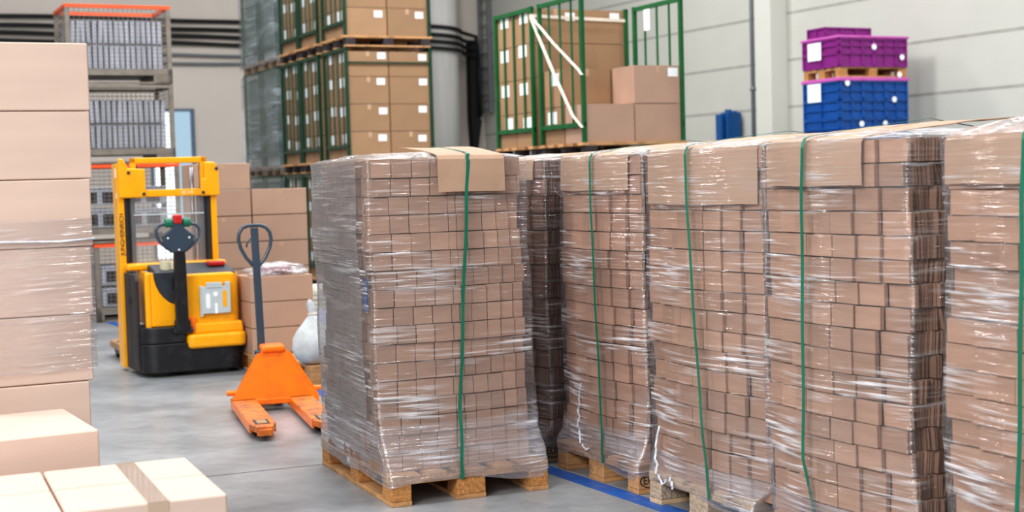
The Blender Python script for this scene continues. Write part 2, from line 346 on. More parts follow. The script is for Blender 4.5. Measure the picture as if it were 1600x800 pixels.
# ------------------------------------------------------------------ pallets
def pallet(label, loc, rz, block='chip', board='wood', w=.8, l=1.2, marks=False, name='wooden_pallet', group='wooden pallets'):
    t = thing(name, label, 'pallet', loc, rz, group)
    xs = [(0, .1), (w / 2 - .0725, w / 2 + .0725), (w - .1, w)]; ys = [(0, .145), (l / 2 - .0725, l / 2 + .0725), (l - .145, l)]
    for x0, x1 in xs: MB().box((x0, 0, 0), (x1, l, .022)).build('bottom_board', board, t, bevel=.002, seg=1)
    for x0, x1 in xs:
        for y0, y1 in ys: MB().box((x0 + .001, y0 + .001, .022), (x1 - .001, y1 - .001, .1)).build('block', block, t, bevel=.004, seg=2)
    for y0, y1 in ys: MB().box((0, y0, .1), (w, y1, .122)).build('cross_board', board, t, bevel=.002, seg=1)
    for x0, x1 in ((0, .145), (w * .25 - .02, w * .25 + .08), (w / 2 - .0725, w / 2 + .0725), (w * .75 - .08, w * .75 + .02), (w - .145, w)):
        MB().box((x0, 0, .122), (x1, l, .144)).build('top_board', board, t, bevel=.002, seg=1)
    if marks:
        for (mx, my, rot, side) in marks:
            loc2 = (mx, my, .062)
            text_mesh('stamp', 'EUR', .052, 'ink', t, loc2, rot)
            ring = []
            for k in range(25):
                a = 2 * math.pi * k / 24; ring.append((.062 * math.cos(a), .034 * math.sin(a), 0))
            r_ = MB().tube(ring, .0025, 5, cap=False).build('stamp_ring', 'ink', t); r_.location = loc2; r_.rotation_euler = rot
    return t

# ------------------------------------------------------------------ loads of flat cartons
def wave(seed, z, amp=.016):
    return amp * mnoise.noise(Vector((seed * 3.1, z * 2.3, 1.7))) * 2
def BU(L, x, b):
    f = (x - L[0]) / (L[1] - L[0]); return -b * math.sin(math.pi * min(1, max(0, f)))
def load(pdesc, O, th, x0, x1, y0, y1, ztop, nl, cells, lean=0., bulge=.012, fan=.22, round_right=0., tintbase=(1, 1, 1), group=None, seed=0):
    h = (ztop - .144) / nl
    for k in range(nl):
        z0 = .144 + k * h; fr = (k + .5) / nl
        dx = lean * fr + wave(seed, z0) + U(-.010, .010); dy = U(-.007, .007); kk = nl - 1 - k
        lab = (ORD[kk] + (' carton layer' if kk == 0 else ' carton layer down') + ' on ' + pdesc)
        w = W(O, th, x0 + dx, y0 + dy, z0)
        t = thing('carton_blank_layer', lab, 'cartons', w, th + U(-.012, .012), group)
        Wd = x1 - x0
        lt = U(.86, 1.07)
        # the flaps that show at the front, one per cell
        u = 0; 
        jit = [c * U(.94, 1.06) for c in cells]; S = sum(jit)
        for ci, c in enumerate(jit):
            cw = c / S * Wd; n = 3; mb = MB(); tt = lt * U(.88, 1.10)
            xm = (u + cw / 2) / Wd
            off = -bulge * math.sin(math.pi * xm) + (round_right * max(0, (xm - .55) / .45) ** 2)
            rzf = U(-.035, .035) + (math.atan2(2 * round_right * max(0, (xm - .55) / .45) / .45, Wd)) * .8
            M0 = Matrix.Translation((u + cw / 2, off + U(-.003, .003), 0)) @ Matrix.Rotation(rzf, 4, 'Z') @ Matrix.Rotation(U(-.03, .03), 4, 'X') @ Matrix.Rotation(U(-.012, .012), 4, 'Y')
            for q in range(n):
                ht = h * U(.925, .97); g = .0018 + (.0025 if q else 0)
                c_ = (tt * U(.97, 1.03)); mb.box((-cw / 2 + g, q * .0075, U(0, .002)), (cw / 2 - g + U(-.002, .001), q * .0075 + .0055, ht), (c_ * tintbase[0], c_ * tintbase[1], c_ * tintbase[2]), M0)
            mb.build('flap', 'blank', t); u += cw
        # the blanks stacked behind them on edge, leaning in little groups
        mb = MB(); y = .032; a = 0; left = 0; sx = 0
        while y < (y1 - y0):
            if left <= 0:
                left = random.choice((3, 4, 5, 6, 8, 10)); a2 = U(-fan, fan); a = a2 if y > .12 else a2 * .3; y += U(.0, .008) + abs(a) * h * .35; sx = U(-.012, .012)
            left -= 1; ht = h * U(.93, .985); c_ = lt * U(.62, .92)  # lower tint range paints occlusion shade onto the packed blanks
            ry = round_right * .0
            M0 = Matrix.Translation((0, y, h / 2)) @ Matrix.Rotation(a, 4, 'X')
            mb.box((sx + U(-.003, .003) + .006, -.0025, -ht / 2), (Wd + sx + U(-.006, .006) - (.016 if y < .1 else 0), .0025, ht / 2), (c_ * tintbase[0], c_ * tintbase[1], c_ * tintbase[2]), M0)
            y += U(.0075, .0105)
        mb.build('blanks', 'blank', t)

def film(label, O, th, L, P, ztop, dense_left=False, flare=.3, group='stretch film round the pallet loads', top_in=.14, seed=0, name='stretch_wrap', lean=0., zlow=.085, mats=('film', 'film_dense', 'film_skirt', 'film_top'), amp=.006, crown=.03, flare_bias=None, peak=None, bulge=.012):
    """L = load rect, P = pallet rect (local x0,x1,y0,y1)"""
    mb = MB(); mb.uv = []
    N = 44
    def rect(r, e, rad):
        x0, x1, y0, y1 = r[0] - e, r[1] + e, r[2] - e, r[3] + e; pts = []
        cs = [(x0 + rad, y0 + rad, math.pi, 1.5 * math.pi), (x1 - rad, y0 + rad, 1.5 * math.pi, 2 * math.pi), (x1 - rad, y1 - rad, 0, .5 * math.pi), (x0 + rad, y1 - rad, .5 * math.pi, math.pi)]
        for i, (cx, cy, a0, a1) in enumerate(cs):
            for k in range(5): a = a0 + (a1 - a0) * k / 4; pts.append((cx + rad * math.cos(a), cy + rad * math.sin(a), a, i))
            nx, ny, na, _ = cs[(i + 1) % 4]; sx, sy = cx + rad * math.cos(a1), cy + rad * math.sin(a1); ex, ey = nx + rad * math.cos(na), ny + rad * math.sin(na)
            for k in range(1, N): f = k / N; pts.append((sx + (ex - sx) * f, sy + (ey - sy) * f, a1, i))
        return pts
    zs = []; z = zlow
    while z < ztop: zs.append(z); z += .022 if z < .5 else .032
    zs.append(ztop + .004)
    tops = [.03, .08, top_in]
    n = None; rows = 0; per = 2 * ((L[1] - L[0]) + (L[3] - L[2]))
    for j in range(len(zs) + len(tops)):
        if j < len(zs):
            z = zs[j]; fl = max(0, 1 - (z - .144) / flare) if z > .144 else 1.
            f = fl ** 2.2
            A = rect(L, .028, .03); B = rect(P, .006 if z > .1 else .004, .02)
            dxl = lean * (z - .144) / (ztop - .144)
        else:
            e = tops[j - len(zs)]; A = rect((L[0] + e, L[1] - e, L[2] + e, L[3] - e), .0, .02); B = A; f = 0; z = ztop + .006 + crown * (e / top_in) ** .7; dxl = lean
        n = len(A)
        for i in range(n):
            ax, ay, a, side = A[i]; bx, by, _, _ = B[i]
            ff = f
            if flare_bias: ff = f * flare_bias(i / n, z)
            wv = wave(seed, z)
            if side == 0 and 4 < i < N + 5: ay += BU(L, ax, bulge)
            x = (ax + dxl + wv) * (1 - ff) + bx * ff; y = ay * (1 - ff) + by * ff
            if ff and by - L[2] < 0: y = min(y, by * ff + ay * (1 - ff))
            u = i / n * per
            nv = mnoise.noise(Vector((u * 5 + seed, z * 16, seed))) * .6 + mnoise.noise(Vector((u * 14 + seed, z * 45 + u * 6, seed + 3))) * .5
            d = amp * (nv + .15) * (1.8 if z < .4 else 1)
            x += math.cos(a) * max(d, -.006); y += math.sin(a) * max(d, -.006)
            zz = z
            if j == 0: zz = z + .02 * mnoise.noise(Vector((u * 4, seed, 1))) + (.03 if side in (0, 2) else 0) * math.sin(u * 5)
            if j >= len(zs):
                zz += .012 * mnoise.noise(Vector((x * 9, y * 9, seed)))
                if peak: zz += peak(x, y)
            mb.v.append((x, y, zz)); mb.t.append(1.); mb.uv.append((u, z if j < len(zs) else z + tops[j - len(zs)]))
        rows += 1
    for j in range(rows - 1):
        for i in range(n):
            i2 = (i + 1) % n; a = rect(L, 0, .02)[0] if False else None
            mb.f.append((j * n + i, j * n + i2, (j + 1) * n + i2, (j + 1) * n + i))
            side = i * 4 // n
            if j >= len(zs) - 1: mi = 3
            elif zs[j] < .144 + flare * .62: mi = 2
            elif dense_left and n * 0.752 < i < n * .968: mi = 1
            elif dense_left and i < 6: mi = 0
            else: mi = 0
            mb.mi.append(mi)
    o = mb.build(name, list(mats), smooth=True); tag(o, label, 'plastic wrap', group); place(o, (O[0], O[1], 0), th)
    return o

def top_sheet(label, O, th, x0, x1, y0, depth, ztop, hang, rise, xb=None, skew=0., L=None, bulge=0):
    """cardboard cover folded over the front edge; its top climbs towards the back"""
    mb = MB(); nx, ny = 8, 10
    V = []
    prof = [(y0 - .021, ztop - hang), (y0 - .021, ztop - hang * .5), (y0 - .018, ztop - .012), (y0 - .009, ztop + .004), (y0 + .002, ztop + .009)]
    for i in range(1, ny + 1): f = i / ny; prof.append((y0 + depth * f, ztop + .009 + rise * math.sin(f * math.pi / 2)))
    for j, (y, z) in enumerate(prof):
        for i in range(nx + 1):
            f = i / nx; X = x0 + (x1 - x0) * f
            if xb and j > 4: g = min(1, (j - 4) / 3); X = X * (1 - g) + (xb[0] + (xb[1] - xb[0]) * f) * g
            V.append((X, y + (BU(L, X, bulge) if L and j < 8 else 0) + .004 * mnoise.noise(Vector((X * 6, j * .5, x0 * 9))), z + .006 * mnoise.noise(Vector((X * 5, y * 5, 3 + x0)))))
    F = [(j * (nx + 1) + i, j * (nx + 1) + i + 1, (j + 1) * (nx + 1) + i + 1, (j + 1) * (nx + 1) + i) for j in range(len(prof) - 1) for i in range(nx)]
    mb.add(V, F); o = mb.build('cardboard_sheet', 'sheet', smooth=False); tag(o, label, 'cardboard sheet', 'cardboard cover sheets on the loads'); place(o, (O[0], O[1], 0), th)
    s = o.modifiers.new('s', 'SOLIDIFY'); s.thickness = .004; s.offset = 1
    return o

def strap(label, O, th, pts, name='strapping_band', m='strapgreen', w=.017, wd=(1, 0, 0), group='green strapping bands over the loads'):
    # refine the path
    P = [Vector(p) for p in pts]; Q = []
    for i in range(len(P) - 1):
        for k in range(6): Q.append(P[i].lerp(P[i + 1], k / 6))
    Q.append(P[-1])
    for i in range(1, len(Q) - 1): Q[i].x += .0025 * math.sin(i * .9)
    o = MB().ribbon(Q, wd, w, .0016).build(name, m); tag(o, label, 'strap', group); place(o, (O[0], O[1], 0), th); return o

YM, YR = .401, -1.106
BG = .045
LOADS = []
# main pallet -------------------------------------------------------
OM = (-.590, 6.576)
pallet('wooden pallet with chipboard blocks under the separate front load', (OM[0], OM[1], 0), YM)
load('the separate pallet load in front of the pallet jack', OM, YM, -.012, .755, .10, 1.02, 1.615, 17, [1.05, 1.05, 1.05, 1.05, .45, .62, .9, .85, .8, .62], lean=-.01, round_right=.035, fan=.06, group='layers of flat cartons on the separate front load', bulge=.014, seed=1)
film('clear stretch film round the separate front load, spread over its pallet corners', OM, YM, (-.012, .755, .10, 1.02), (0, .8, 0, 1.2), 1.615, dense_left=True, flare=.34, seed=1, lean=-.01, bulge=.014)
top_sheet('cardboard sheet folded over the top edge of the separate front load', OM, YM, .295, .632, .066, .54, 1.622, .165, .045)
strap('green band down the front of the separate front load', OM, YM, [(.345, -.012, .10), (.35, -.014, .2), (.37, .045, .42), (.40, .045, .9), (.43, .042, 1.35), (.445, .043, 1.60), (.449, .052, 1.634), (.453, .08, 1.642), (.463, .4, 1.674), (.47, .60, 1.684), (.48, .9, 1.64), (.48, 1.06, 1.6), (.48, 1.09, 1.2), (.48, 1.14, .5), (.48, 1.22, .1)])
# the row -------------------------------------------------------------
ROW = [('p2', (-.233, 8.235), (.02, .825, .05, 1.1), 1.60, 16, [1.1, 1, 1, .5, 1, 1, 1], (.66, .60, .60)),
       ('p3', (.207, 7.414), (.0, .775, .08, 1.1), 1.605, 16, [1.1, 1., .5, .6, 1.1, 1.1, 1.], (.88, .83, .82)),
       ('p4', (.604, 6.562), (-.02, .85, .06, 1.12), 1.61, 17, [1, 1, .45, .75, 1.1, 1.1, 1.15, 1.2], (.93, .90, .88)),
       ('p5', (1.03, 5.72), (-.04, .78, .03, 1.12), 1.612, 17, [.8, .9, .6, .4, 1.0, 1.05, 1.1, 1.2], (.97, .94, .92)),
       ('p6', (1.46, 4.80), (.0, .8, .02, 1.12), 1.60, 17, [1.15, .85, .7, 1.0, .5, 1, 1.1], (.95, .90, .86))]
DESC = {'p2': 'the half-hidden load behind the separate front load', 'p3': 'the narrow banded load right of the half-hidden one', 'p4': 'the middle load of the row, on pale chipboard blocks',
        'p5': 'the broad load second from the right', 'p6': 'the load cut off by the right frame edge'}
for i, (nm, O, L, zt, nl, cells, tb) in enumerate(ROW):
    blk = ['woodgrey', 'wood', 'chipgrey', 'chipgrey', 'chip'][i]; brd = ['woodgrey', 'wood', 'woodlight', 'wood', 'wood'][i]
    mk = [(.801, .0725 + .0, (math.pi / 2, 0, math.pi / 2), 0)] if nm in ('p2', 'p3') else False
    pallet(['grey weathered pallet with EUR stamp beyond the separate front load', 'brown wooden pallet with solid timber blocks beside the blue tape', 'wooden pallet with pale chipboard blocks under the middle load of the row', 'wooden pallet under the broad load second from the right', 'wooden pallet under the load cut off by the right frame edge'][i],
           (O[0], O[1], 0), YR, blk, brd, marks=mk)
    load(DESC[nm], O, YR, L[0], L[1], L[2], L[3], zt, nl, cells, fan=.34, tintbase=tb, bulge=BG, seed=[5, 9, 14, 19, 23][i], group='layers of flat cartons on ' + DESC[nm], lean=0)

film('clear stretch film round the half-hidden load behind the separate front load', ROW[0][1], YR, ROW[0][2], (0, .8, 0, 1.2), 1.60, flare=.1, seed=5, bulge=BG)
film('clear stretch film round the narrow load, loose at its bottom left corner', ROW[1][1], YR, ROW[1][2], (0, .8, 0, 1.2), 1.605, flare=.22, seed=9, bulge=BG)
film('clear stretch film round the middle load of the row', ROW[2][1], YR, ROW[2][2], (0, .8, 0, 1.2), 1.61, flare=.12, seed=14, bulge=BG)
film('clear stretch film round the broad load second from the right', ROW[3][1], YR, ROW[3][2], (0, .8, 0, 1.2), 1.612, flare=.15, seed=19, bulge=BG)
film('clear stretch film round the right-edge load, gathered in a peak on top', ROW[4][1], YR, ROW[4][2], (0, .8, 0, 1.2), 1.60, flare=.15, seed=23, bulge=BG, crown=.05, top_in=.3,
     peak=lambda x, y: .05 * math.exp(-((x - .3) ** 2 + (y - .25) ** 2) / .03) + .03 * mnoise.noise(Vector((x * 14, y * 14, 2))))
O, L = ROW[0][1], ROW[0][2]; top_sheet('cardboard sheet over the half-hidden load, mostly behind the separate front load', O, YR, .30, .76, .05, .5, 1.60, .10, .035, xb=(.1, .76), L=L, bulge=BG)
O, L = ROW[1][1], ROW[1][2]; top_sheet('cardboard sheet folded over the narrow banded load', O, YR, .02, .70, .08, .62, 1.605, .165, .05, L=L, bulge=BG)
O, L = ROW[2][1], ROW[2][2]; top_sheet('deep cardboard sheet folded over the middle load of the row', O, YR, .0, .83, .06, .62, 1.61, .235, .05, L=L, bulge=BG)
O, L = ROW[3][1], ROW[3][2]; top_sheet('cardboard sheet folded over the broad load, raised at the back', O, YR, .0, .585, .03, .78, 1.612, .165, .065, xb=(.0, .64), L=L, bulge=BG)
O, L = ROW[4][1], ROW[4][2]; top_sheet('cardboard sheet folded over the right-edge load', O, YR, .0, .80, .02, .62, 1.60, .155, .08, L=L, bulge=BG)
def rowstrap(label, i, xt, xb_, hang=.0, rise=.05, back=.5):
    O, L, zt = ROW[i][1], ROW[i][2], ROW[i][3]; f = L[2] - .050 + BU(L, xt, BG)
    strap(label, O, YR, [(xb_, -.014, .105), (xb_, -.014, .16), (xb_ - .01, f + .005, .4), (xb_ * .6 + xt * .4, f, .8), (xt * .8 + xb_ * .2, f, 1.3), (xt, f + .005, zt - .02), (xt, f + .02, zt + .015), (xt, f + .045, zt + .024), (xt - .01, back * .5, zt + .024 + rise * .6), (xt - .02, back, zt + .028 + rise), (xt - .02, 1.0, zt + .03), (xt - .02, 1.15, zt - .05), (xt, 1.18, .8), (xt, 1.22, .105)])
rowstrap('green band down the narrow load of the row', 1, .43, .49, rise=.05, back=.55)
rowstrap('green band down the middle load of the row', 2, .40, .50, rise=.05, back=.55)
rowstrap('green band down the broad load second from the right', 3, .29, .275, rise=.06, back=.6)
rowstrap('green band down the load at the right frame edge', 4, .405, .375, rise=.075, back=.5)
# loose white film tails at the feet of two loads
def tail(label, O, pts, w=.02):
    mb = MB(); mb.uv = []
    P = [Vector(p) for p in pts]; Q = []
    for i in range(len(P) - 1):
        for k in range(5): Q.append(P[i].lerp(P[i + 1], k / 5))
    Q.append(P[-1]); 
    for i in range(len(Q)): Q[i] = Q[i] + Vector((.006 * math.sin(i * 1.7), .004 * math.cos(i * 2.3), .004 * math.sin(i * 2.9)))
    o = MB().ribbon(Q, (1, 0, .25), w, .003).build('film_tail', 'filmtail'); tag(o, label, 'plastic wrap'); place(o, (O[0], O[1], 0), YR)
mat('filmtail', (222, 228, 240), .2, var=.2, scale=30, coat=.8)
tail('twisted white tail of film on the narrow load by its bottom left corner', ROW[1][1], [(.20, .035, .46), (.19, .03, .36), (.21, .012, .25), (.27, -.01, .17), (.33, -.016, .145), (.37, -.018, .16)], .012)
tail('loose white tail of film hanging at the foot of the middle load', ROW[2][1], [(.07, .015, .36), (.06, .0, .25), (.09, -.014, .15), (.15, -.022, .11), (.21, -.02, .15), (.23, -.02, .10)], .014)
# a blue sticker inside the film of the main load
o = MB().box((-.034, .17, .90), (-.0325, .23, 1.06)).build('blue_sticker', 'steelblue'); tag(o, 'blue sticker behind the film on the left side of the front load', 'sticker'); place(o, (OM[0], OM[1], 0), YM)

# ------------------------------------------------------------------ cartons
CN = [0]
def carton(label, loc, rz, w, d, h, m='kraft_mid', group=None, tape='seam', lab=None, cat='carton', labels=(), bevel=.006, flapseam=True):
    """box with its near left bottom corner at loc; closed flaps meet along a taped seam"""
    b = MB().box((0.001, 0.001, 0.0005), (w - .001, d - .001, h - .002))
    o = b.build('cardboard_box', m, bevel=bevel); place(o, loc, rz); tag(o, label, cat, group)
    if tape == 'seam':      # tape end folded down the middle of the front face
        MB().box((w / 2 - .024, -.0005, h * .80), (w / 2 + .024, .003, h - .003)).build('packing_tape', 'tape', o)
    elif tape == 'side':
        MB().box((-.0005, d / 2 - .024, h * .55), (.003, d / 2 + .024, h - .003)).build('packing_tape', 'tape', o)
    for (face, a, z, s, t_) in labels:
        if face == 'f': MB().box((a, -.0015, z), (a + s, .0, z + t_)).build('paper_label', 'paper', o)
        else: MB().box((-.0015, a, z), (.0, a + s, z + t_)).build('paper_label', 'paper', o)
    return o
# tall stack at the left edge
LS = (-1.594 - .001, 5.5)       # right front corner line
zt = 2.072; Ls0 = W(LS, YAW, -.62, 0)
H7 = .2585
names = ['topmost', 'second from the top', 'third from the top', 'fourth from the top', 'fifth from the top', 'sixth from the top', 'lowest']
for k in range(7):
    z = zt - H7 * (k + 1); j = [0, -.003, -.012, -.02, -.03, -.046, -.05][k]
    o = carton('large pale carton, ' + names[k] + ' in the tall stack at the left edge', W(Ls0, YAW, j, U(-.004, .004), z), YAW, .62, .5, H7, 'kraft_pink', 'tall carton stack at the left edge', tape=None)
    MB().box((.0, -.0008, .0), (.62, .001, .022)).build('bottom_flap_edge', 'tape', o) if False else None
for k in range(2): pallet(['upper', 'lower'][k] + ' of two small pallets under the tall left stack', W(Ls0, YAW, 0, 0, .118 - .118 * k), YAW, w=.62, l=.62)
# film band round that stack
mb = MB(); mb.uv = []
rp = [(-.008, .51), (-.008, -.008), (.2, -.012), (.4, -.008), (.628, -.008), (.63, .25), (.628, .51)]
zz = [1.33 - .0 + k * .02 for k in range(-26, 4)]
for j, z in enumerate(zz):
    for i, p in enumerate(rp):
        mb.v.append((p[0], p[1] - .003 * mnoise.noise(Vector((i, z * 20, 0))), z + .004 * i)); mb.t.append(1.); mb.uv.append((i * .3, z))
for j in range(len(zz) - 1):
    for i in range(len(rp) - 1): mb.f.append((j * 7 + i, j * 7 + i + 1, j * 7 + 8 + i, j * 7 + 7 + i)); mb.mi.append(0)
o = mb.build('stretch_wrap', 'film_band', smooth=True); tag(o, 'clear film band round the tall carton stack at the left edge', 'plastic wrap'); place(o, W(Ls0, YAW, -.022, 0, 0), YAW)
# twisted white crease where the bands overlap
o = MB().tube([(-.012, -.012, 1.318), (.1, -.016, 1.315), (.3, -.016, 1.325), (.5, -.014, 1.318), (.632, -.012, 1.325)], .004, 6).build('film_crease', 'filmtail', smooth=True); tag(o, 'shiny rolled film edge across the tall left stack', 'plastic wrap'); place(o, W(Ls0, YAW, -.02, 0, 0), YAW)

# two taped cartons lowest in the left foreground, on their own pile
YB = .405; OB = (-1.283, 4.005)
def taped(label, x, z0, h, group, w=.462, full=True, under=False):
    loc = W(OB, YB, x, 0, z0)
    o = MB().box((.0015, .0, 0), (w - .0015, .662, h)).build('cardboard_box', 'kraft_pink', bevel=.008); place(o, loc, YB); tag(o, label, 'carton', group)
    if full:
        MB().box((.004, .327, h - .001), (w - .004, .333, h + .0005)).build('flap_seam', 'tape', o)
        MB().box((w * .56 - .03, -.0012, h + .0003), (w * .56 + .03, .6632, h + .0014)).build('packing_tape', 'tape_shiny', o)
        MB().box((w * .56 - .03, -.0014, h * .72), (w * .56 + .03, -.0002, h + .0012)).build('tape_end', 'tape_shiny', o)
    return o
pallet('pallet under the taped cartons in the left foreground', W(OB, YB, -.34, -.05, 0), YB, w=.8, l=.8)
for k, nm in ((0, 'lower'), (1, 'upper')):
    h = .228; z0 = .144 + k * h
    taped(('taped carton with bright tape glint, nearest the camera at lower left' if k else 'carton hidden under the nearest taped carton'), 0, z0, h, 'taped cartons in the left foreground', full=bool(k))
    taped(('carton cut by the bottom left corner, left of the taped one' if k else 'bottom carton under the one cut by the lower left corner'), -.466, z0, h, 'taped cartons in the left foreground', full=bool(k))
# carton C behind them
YC = .5; OC = (-1.41, 4.80)     # right front top corner
oc = W(OC, YC, -.52, 0)
pallet('pallet between the foreground cartons and the tall left stack', W(oc, YC, -.0, 0, 0), YC, w=.52, l=.6)
for k in range(3):
    h = .186; carton(['lowest carton of the short pile before the tall left stack', 'middle carton of the short pile before the tall left stack', 'pale carton on top of the short pile before the tall left stack'][k], W(oc, YC, 0, 0, .144 + k * h), YC, .52, .58, h, 'kraft_pink', 'short carton pile in the left foreground', tape=None)

# ------------------------------------------------------------------ orange pallet jack
def make_jack():
    t = thing('pallet_jack', 'orange hand pallet jack with slate handle, forks towards the camera', 'pallet jack', (-1.896, 9.511, 0), .29)
    for s, x0 in ((0, 0.0), (1, .38)):
        f = MB().prism([(x0, 0.12), (x0 + .16, .12), (x0 + .16, -1.0), (x0 + .125, -1.13), (x0 + .035, -1.13), (x0, -1.0)], .045, .085, 'z').build('fork', 'orange_worn', t, bevel=.006)
        # side skirts and the opening over the tip roller
        MB().box((x0 - .001, -1.0, .03), (x0 + .012, .12, .080)).box((x0 + .148, -1.0, .03), (x0 + .161, .12, .080)).build('skirt', 'orange', f)
        MB().box((x0 + .035, -1.03, .083), (x0 + .125, -.85, .0862)).build('roller_slot', 'black', f)
        ring = MB()
        for a, b in (((x0 + .05, -1.01), (x0 + .11, -.87)),):
            ring.box((a[0], a[1], .084), (b[0], b[1], .0875))
        ring.build('slot_plate', 'fork_brown', f)
        MB().cyl((x0 + .045, -.93, .037), (x0 + .115, -.93, .037), .037, 20).build('roller', 'rubber', f, smooth=False)
        MB().cyl((x0 + .045, -.845, .037), (x0 + .115, -.845, .037), .037, 20).build('roller', 'rubber', f, smooth=False)
        MB().prism([(x0 + .03, -1.12), (x0 + .13, -1.12), (x0 + .115, -1.155), (x0 + .045, -1.155)], .03, .07, 'z').build('fork_tip', 'orange_worn', f, bevel=.004)
    # sloped triangular body
    Mt = Matrix.Translation((.295, .02, .045)) @ Matrix.Rotation(-.22, 4, 'X')
    MB().prism([(-.275, 0), (.275, 0), (.275, .05), (.10, .345), (.085, .375), (-.075, .375), (-.09, .345), (-.275, .05)], 0, .02, 'y', M=Mt).build('body_plate', 'orange', t, bevel=.004)
    MB().prism([(-.275, .0), (-.275, .05), (-.09, .345), (-.105, .35), (-.29, .05), (-.29, .0)], .0, .16, 'y', M=Mt).build('side_cheek', 'orange', t)
    MB().prism([(.275, .0), (.275, .05), (.10, .345), (.115, .35), (.29, .05), (.29, .0)][::-1], .0, .16, 'y', M=Mt).build('side_cheek', 'orange', t)
    MB().box((.215, .07, .385), (.375, .24, .435)).build('top_cap', 'orange', t, bevel=.02, seg=3)
    MB().box((.0, .0, .045), (.54, .12, .085)).build('heel_beam', 'orange', t, bevel=.006)
    for x in (.0, .57): MB().cyl((x - .03, .06, .13), (x + .035, .06, .13), .018, 12).build('pivot_pin', 'orange', t)
    MB().cyl((.27, .33, .05), (.27, .33, .36), .045, 18).build('pump', 'darksteel', t, smooth=False)
    for x in (.17, .32): MB().cyl((x, .33, .09), (x + .055, .33, .09), .09, 24).build('steer_wheel', 'rubber', t)
    MB().box((.20, .27, .28), (.34, .40, .38)).build('handle_base', 'slate', t, bevel=.01)
    MB().cyl((.19, .335, .33), (.35, .335, .33), .022, 14).build('handle_bolt', 'steel', t)
    # handle, leaning back a little
    hx = .245
    def hp(x, s): return (hx + x - .02 * (s - .35), .335 + .02 * (s - .3), s)
    b = MB(); q = [hp(-.026, .34), hp(.026, .34), hp(.026, 1.23), hp(-.026, 1.23)]
    vs = []
    for x, y, z in q: vs.append((x, y - .016, z))
    for x, y, z in q: vs.append((x, y + .016, z))
    b.add(vs, [(0, 1, 2, 3), (7, 6, 5, 4), (0, 4, 5, 1), (1, 5, 6, 2), (2, 6, 7, 3), (3, 7, 4, 0)]).build('handle_bar', 'slate', t, bevel=.005)
    loop = [(-.02, .965), (-.065, 1.02), (-.10, 1.09), (-.112, 1.15), (-.105, 1.195), (-.08, 1.23), (-.045, 1.243), (0, 1.246), (.045, 1.243), (.08, 1.23), (.105, 1.195), (.112, 1.15), (.10, 1.09), (.065, 1.02), (.02, .965)]
    L2 = []
    for i in range(len(loop) - 1):
        for k in range(3): f = k / 3; L2.append(hp(loop[i][0] * (1 - f) + loop[i + 1][0] * f, loop[i][1] * (1 - f) + loop[i + 1][1] * f))
    L2.append(hp(*loop[-1]))
    MB().tube(L2, .013, 12).build('handle_loop', 'slate', t, smooth=True)
    MB().tube([hp(-.01, 1.165), hp(-.035, 1.15), hp(-.055, 1.12), hp(-.06, 1.095)], .006, 8).build('release_lever', 'slate', t, smooth=True)
make_jack()

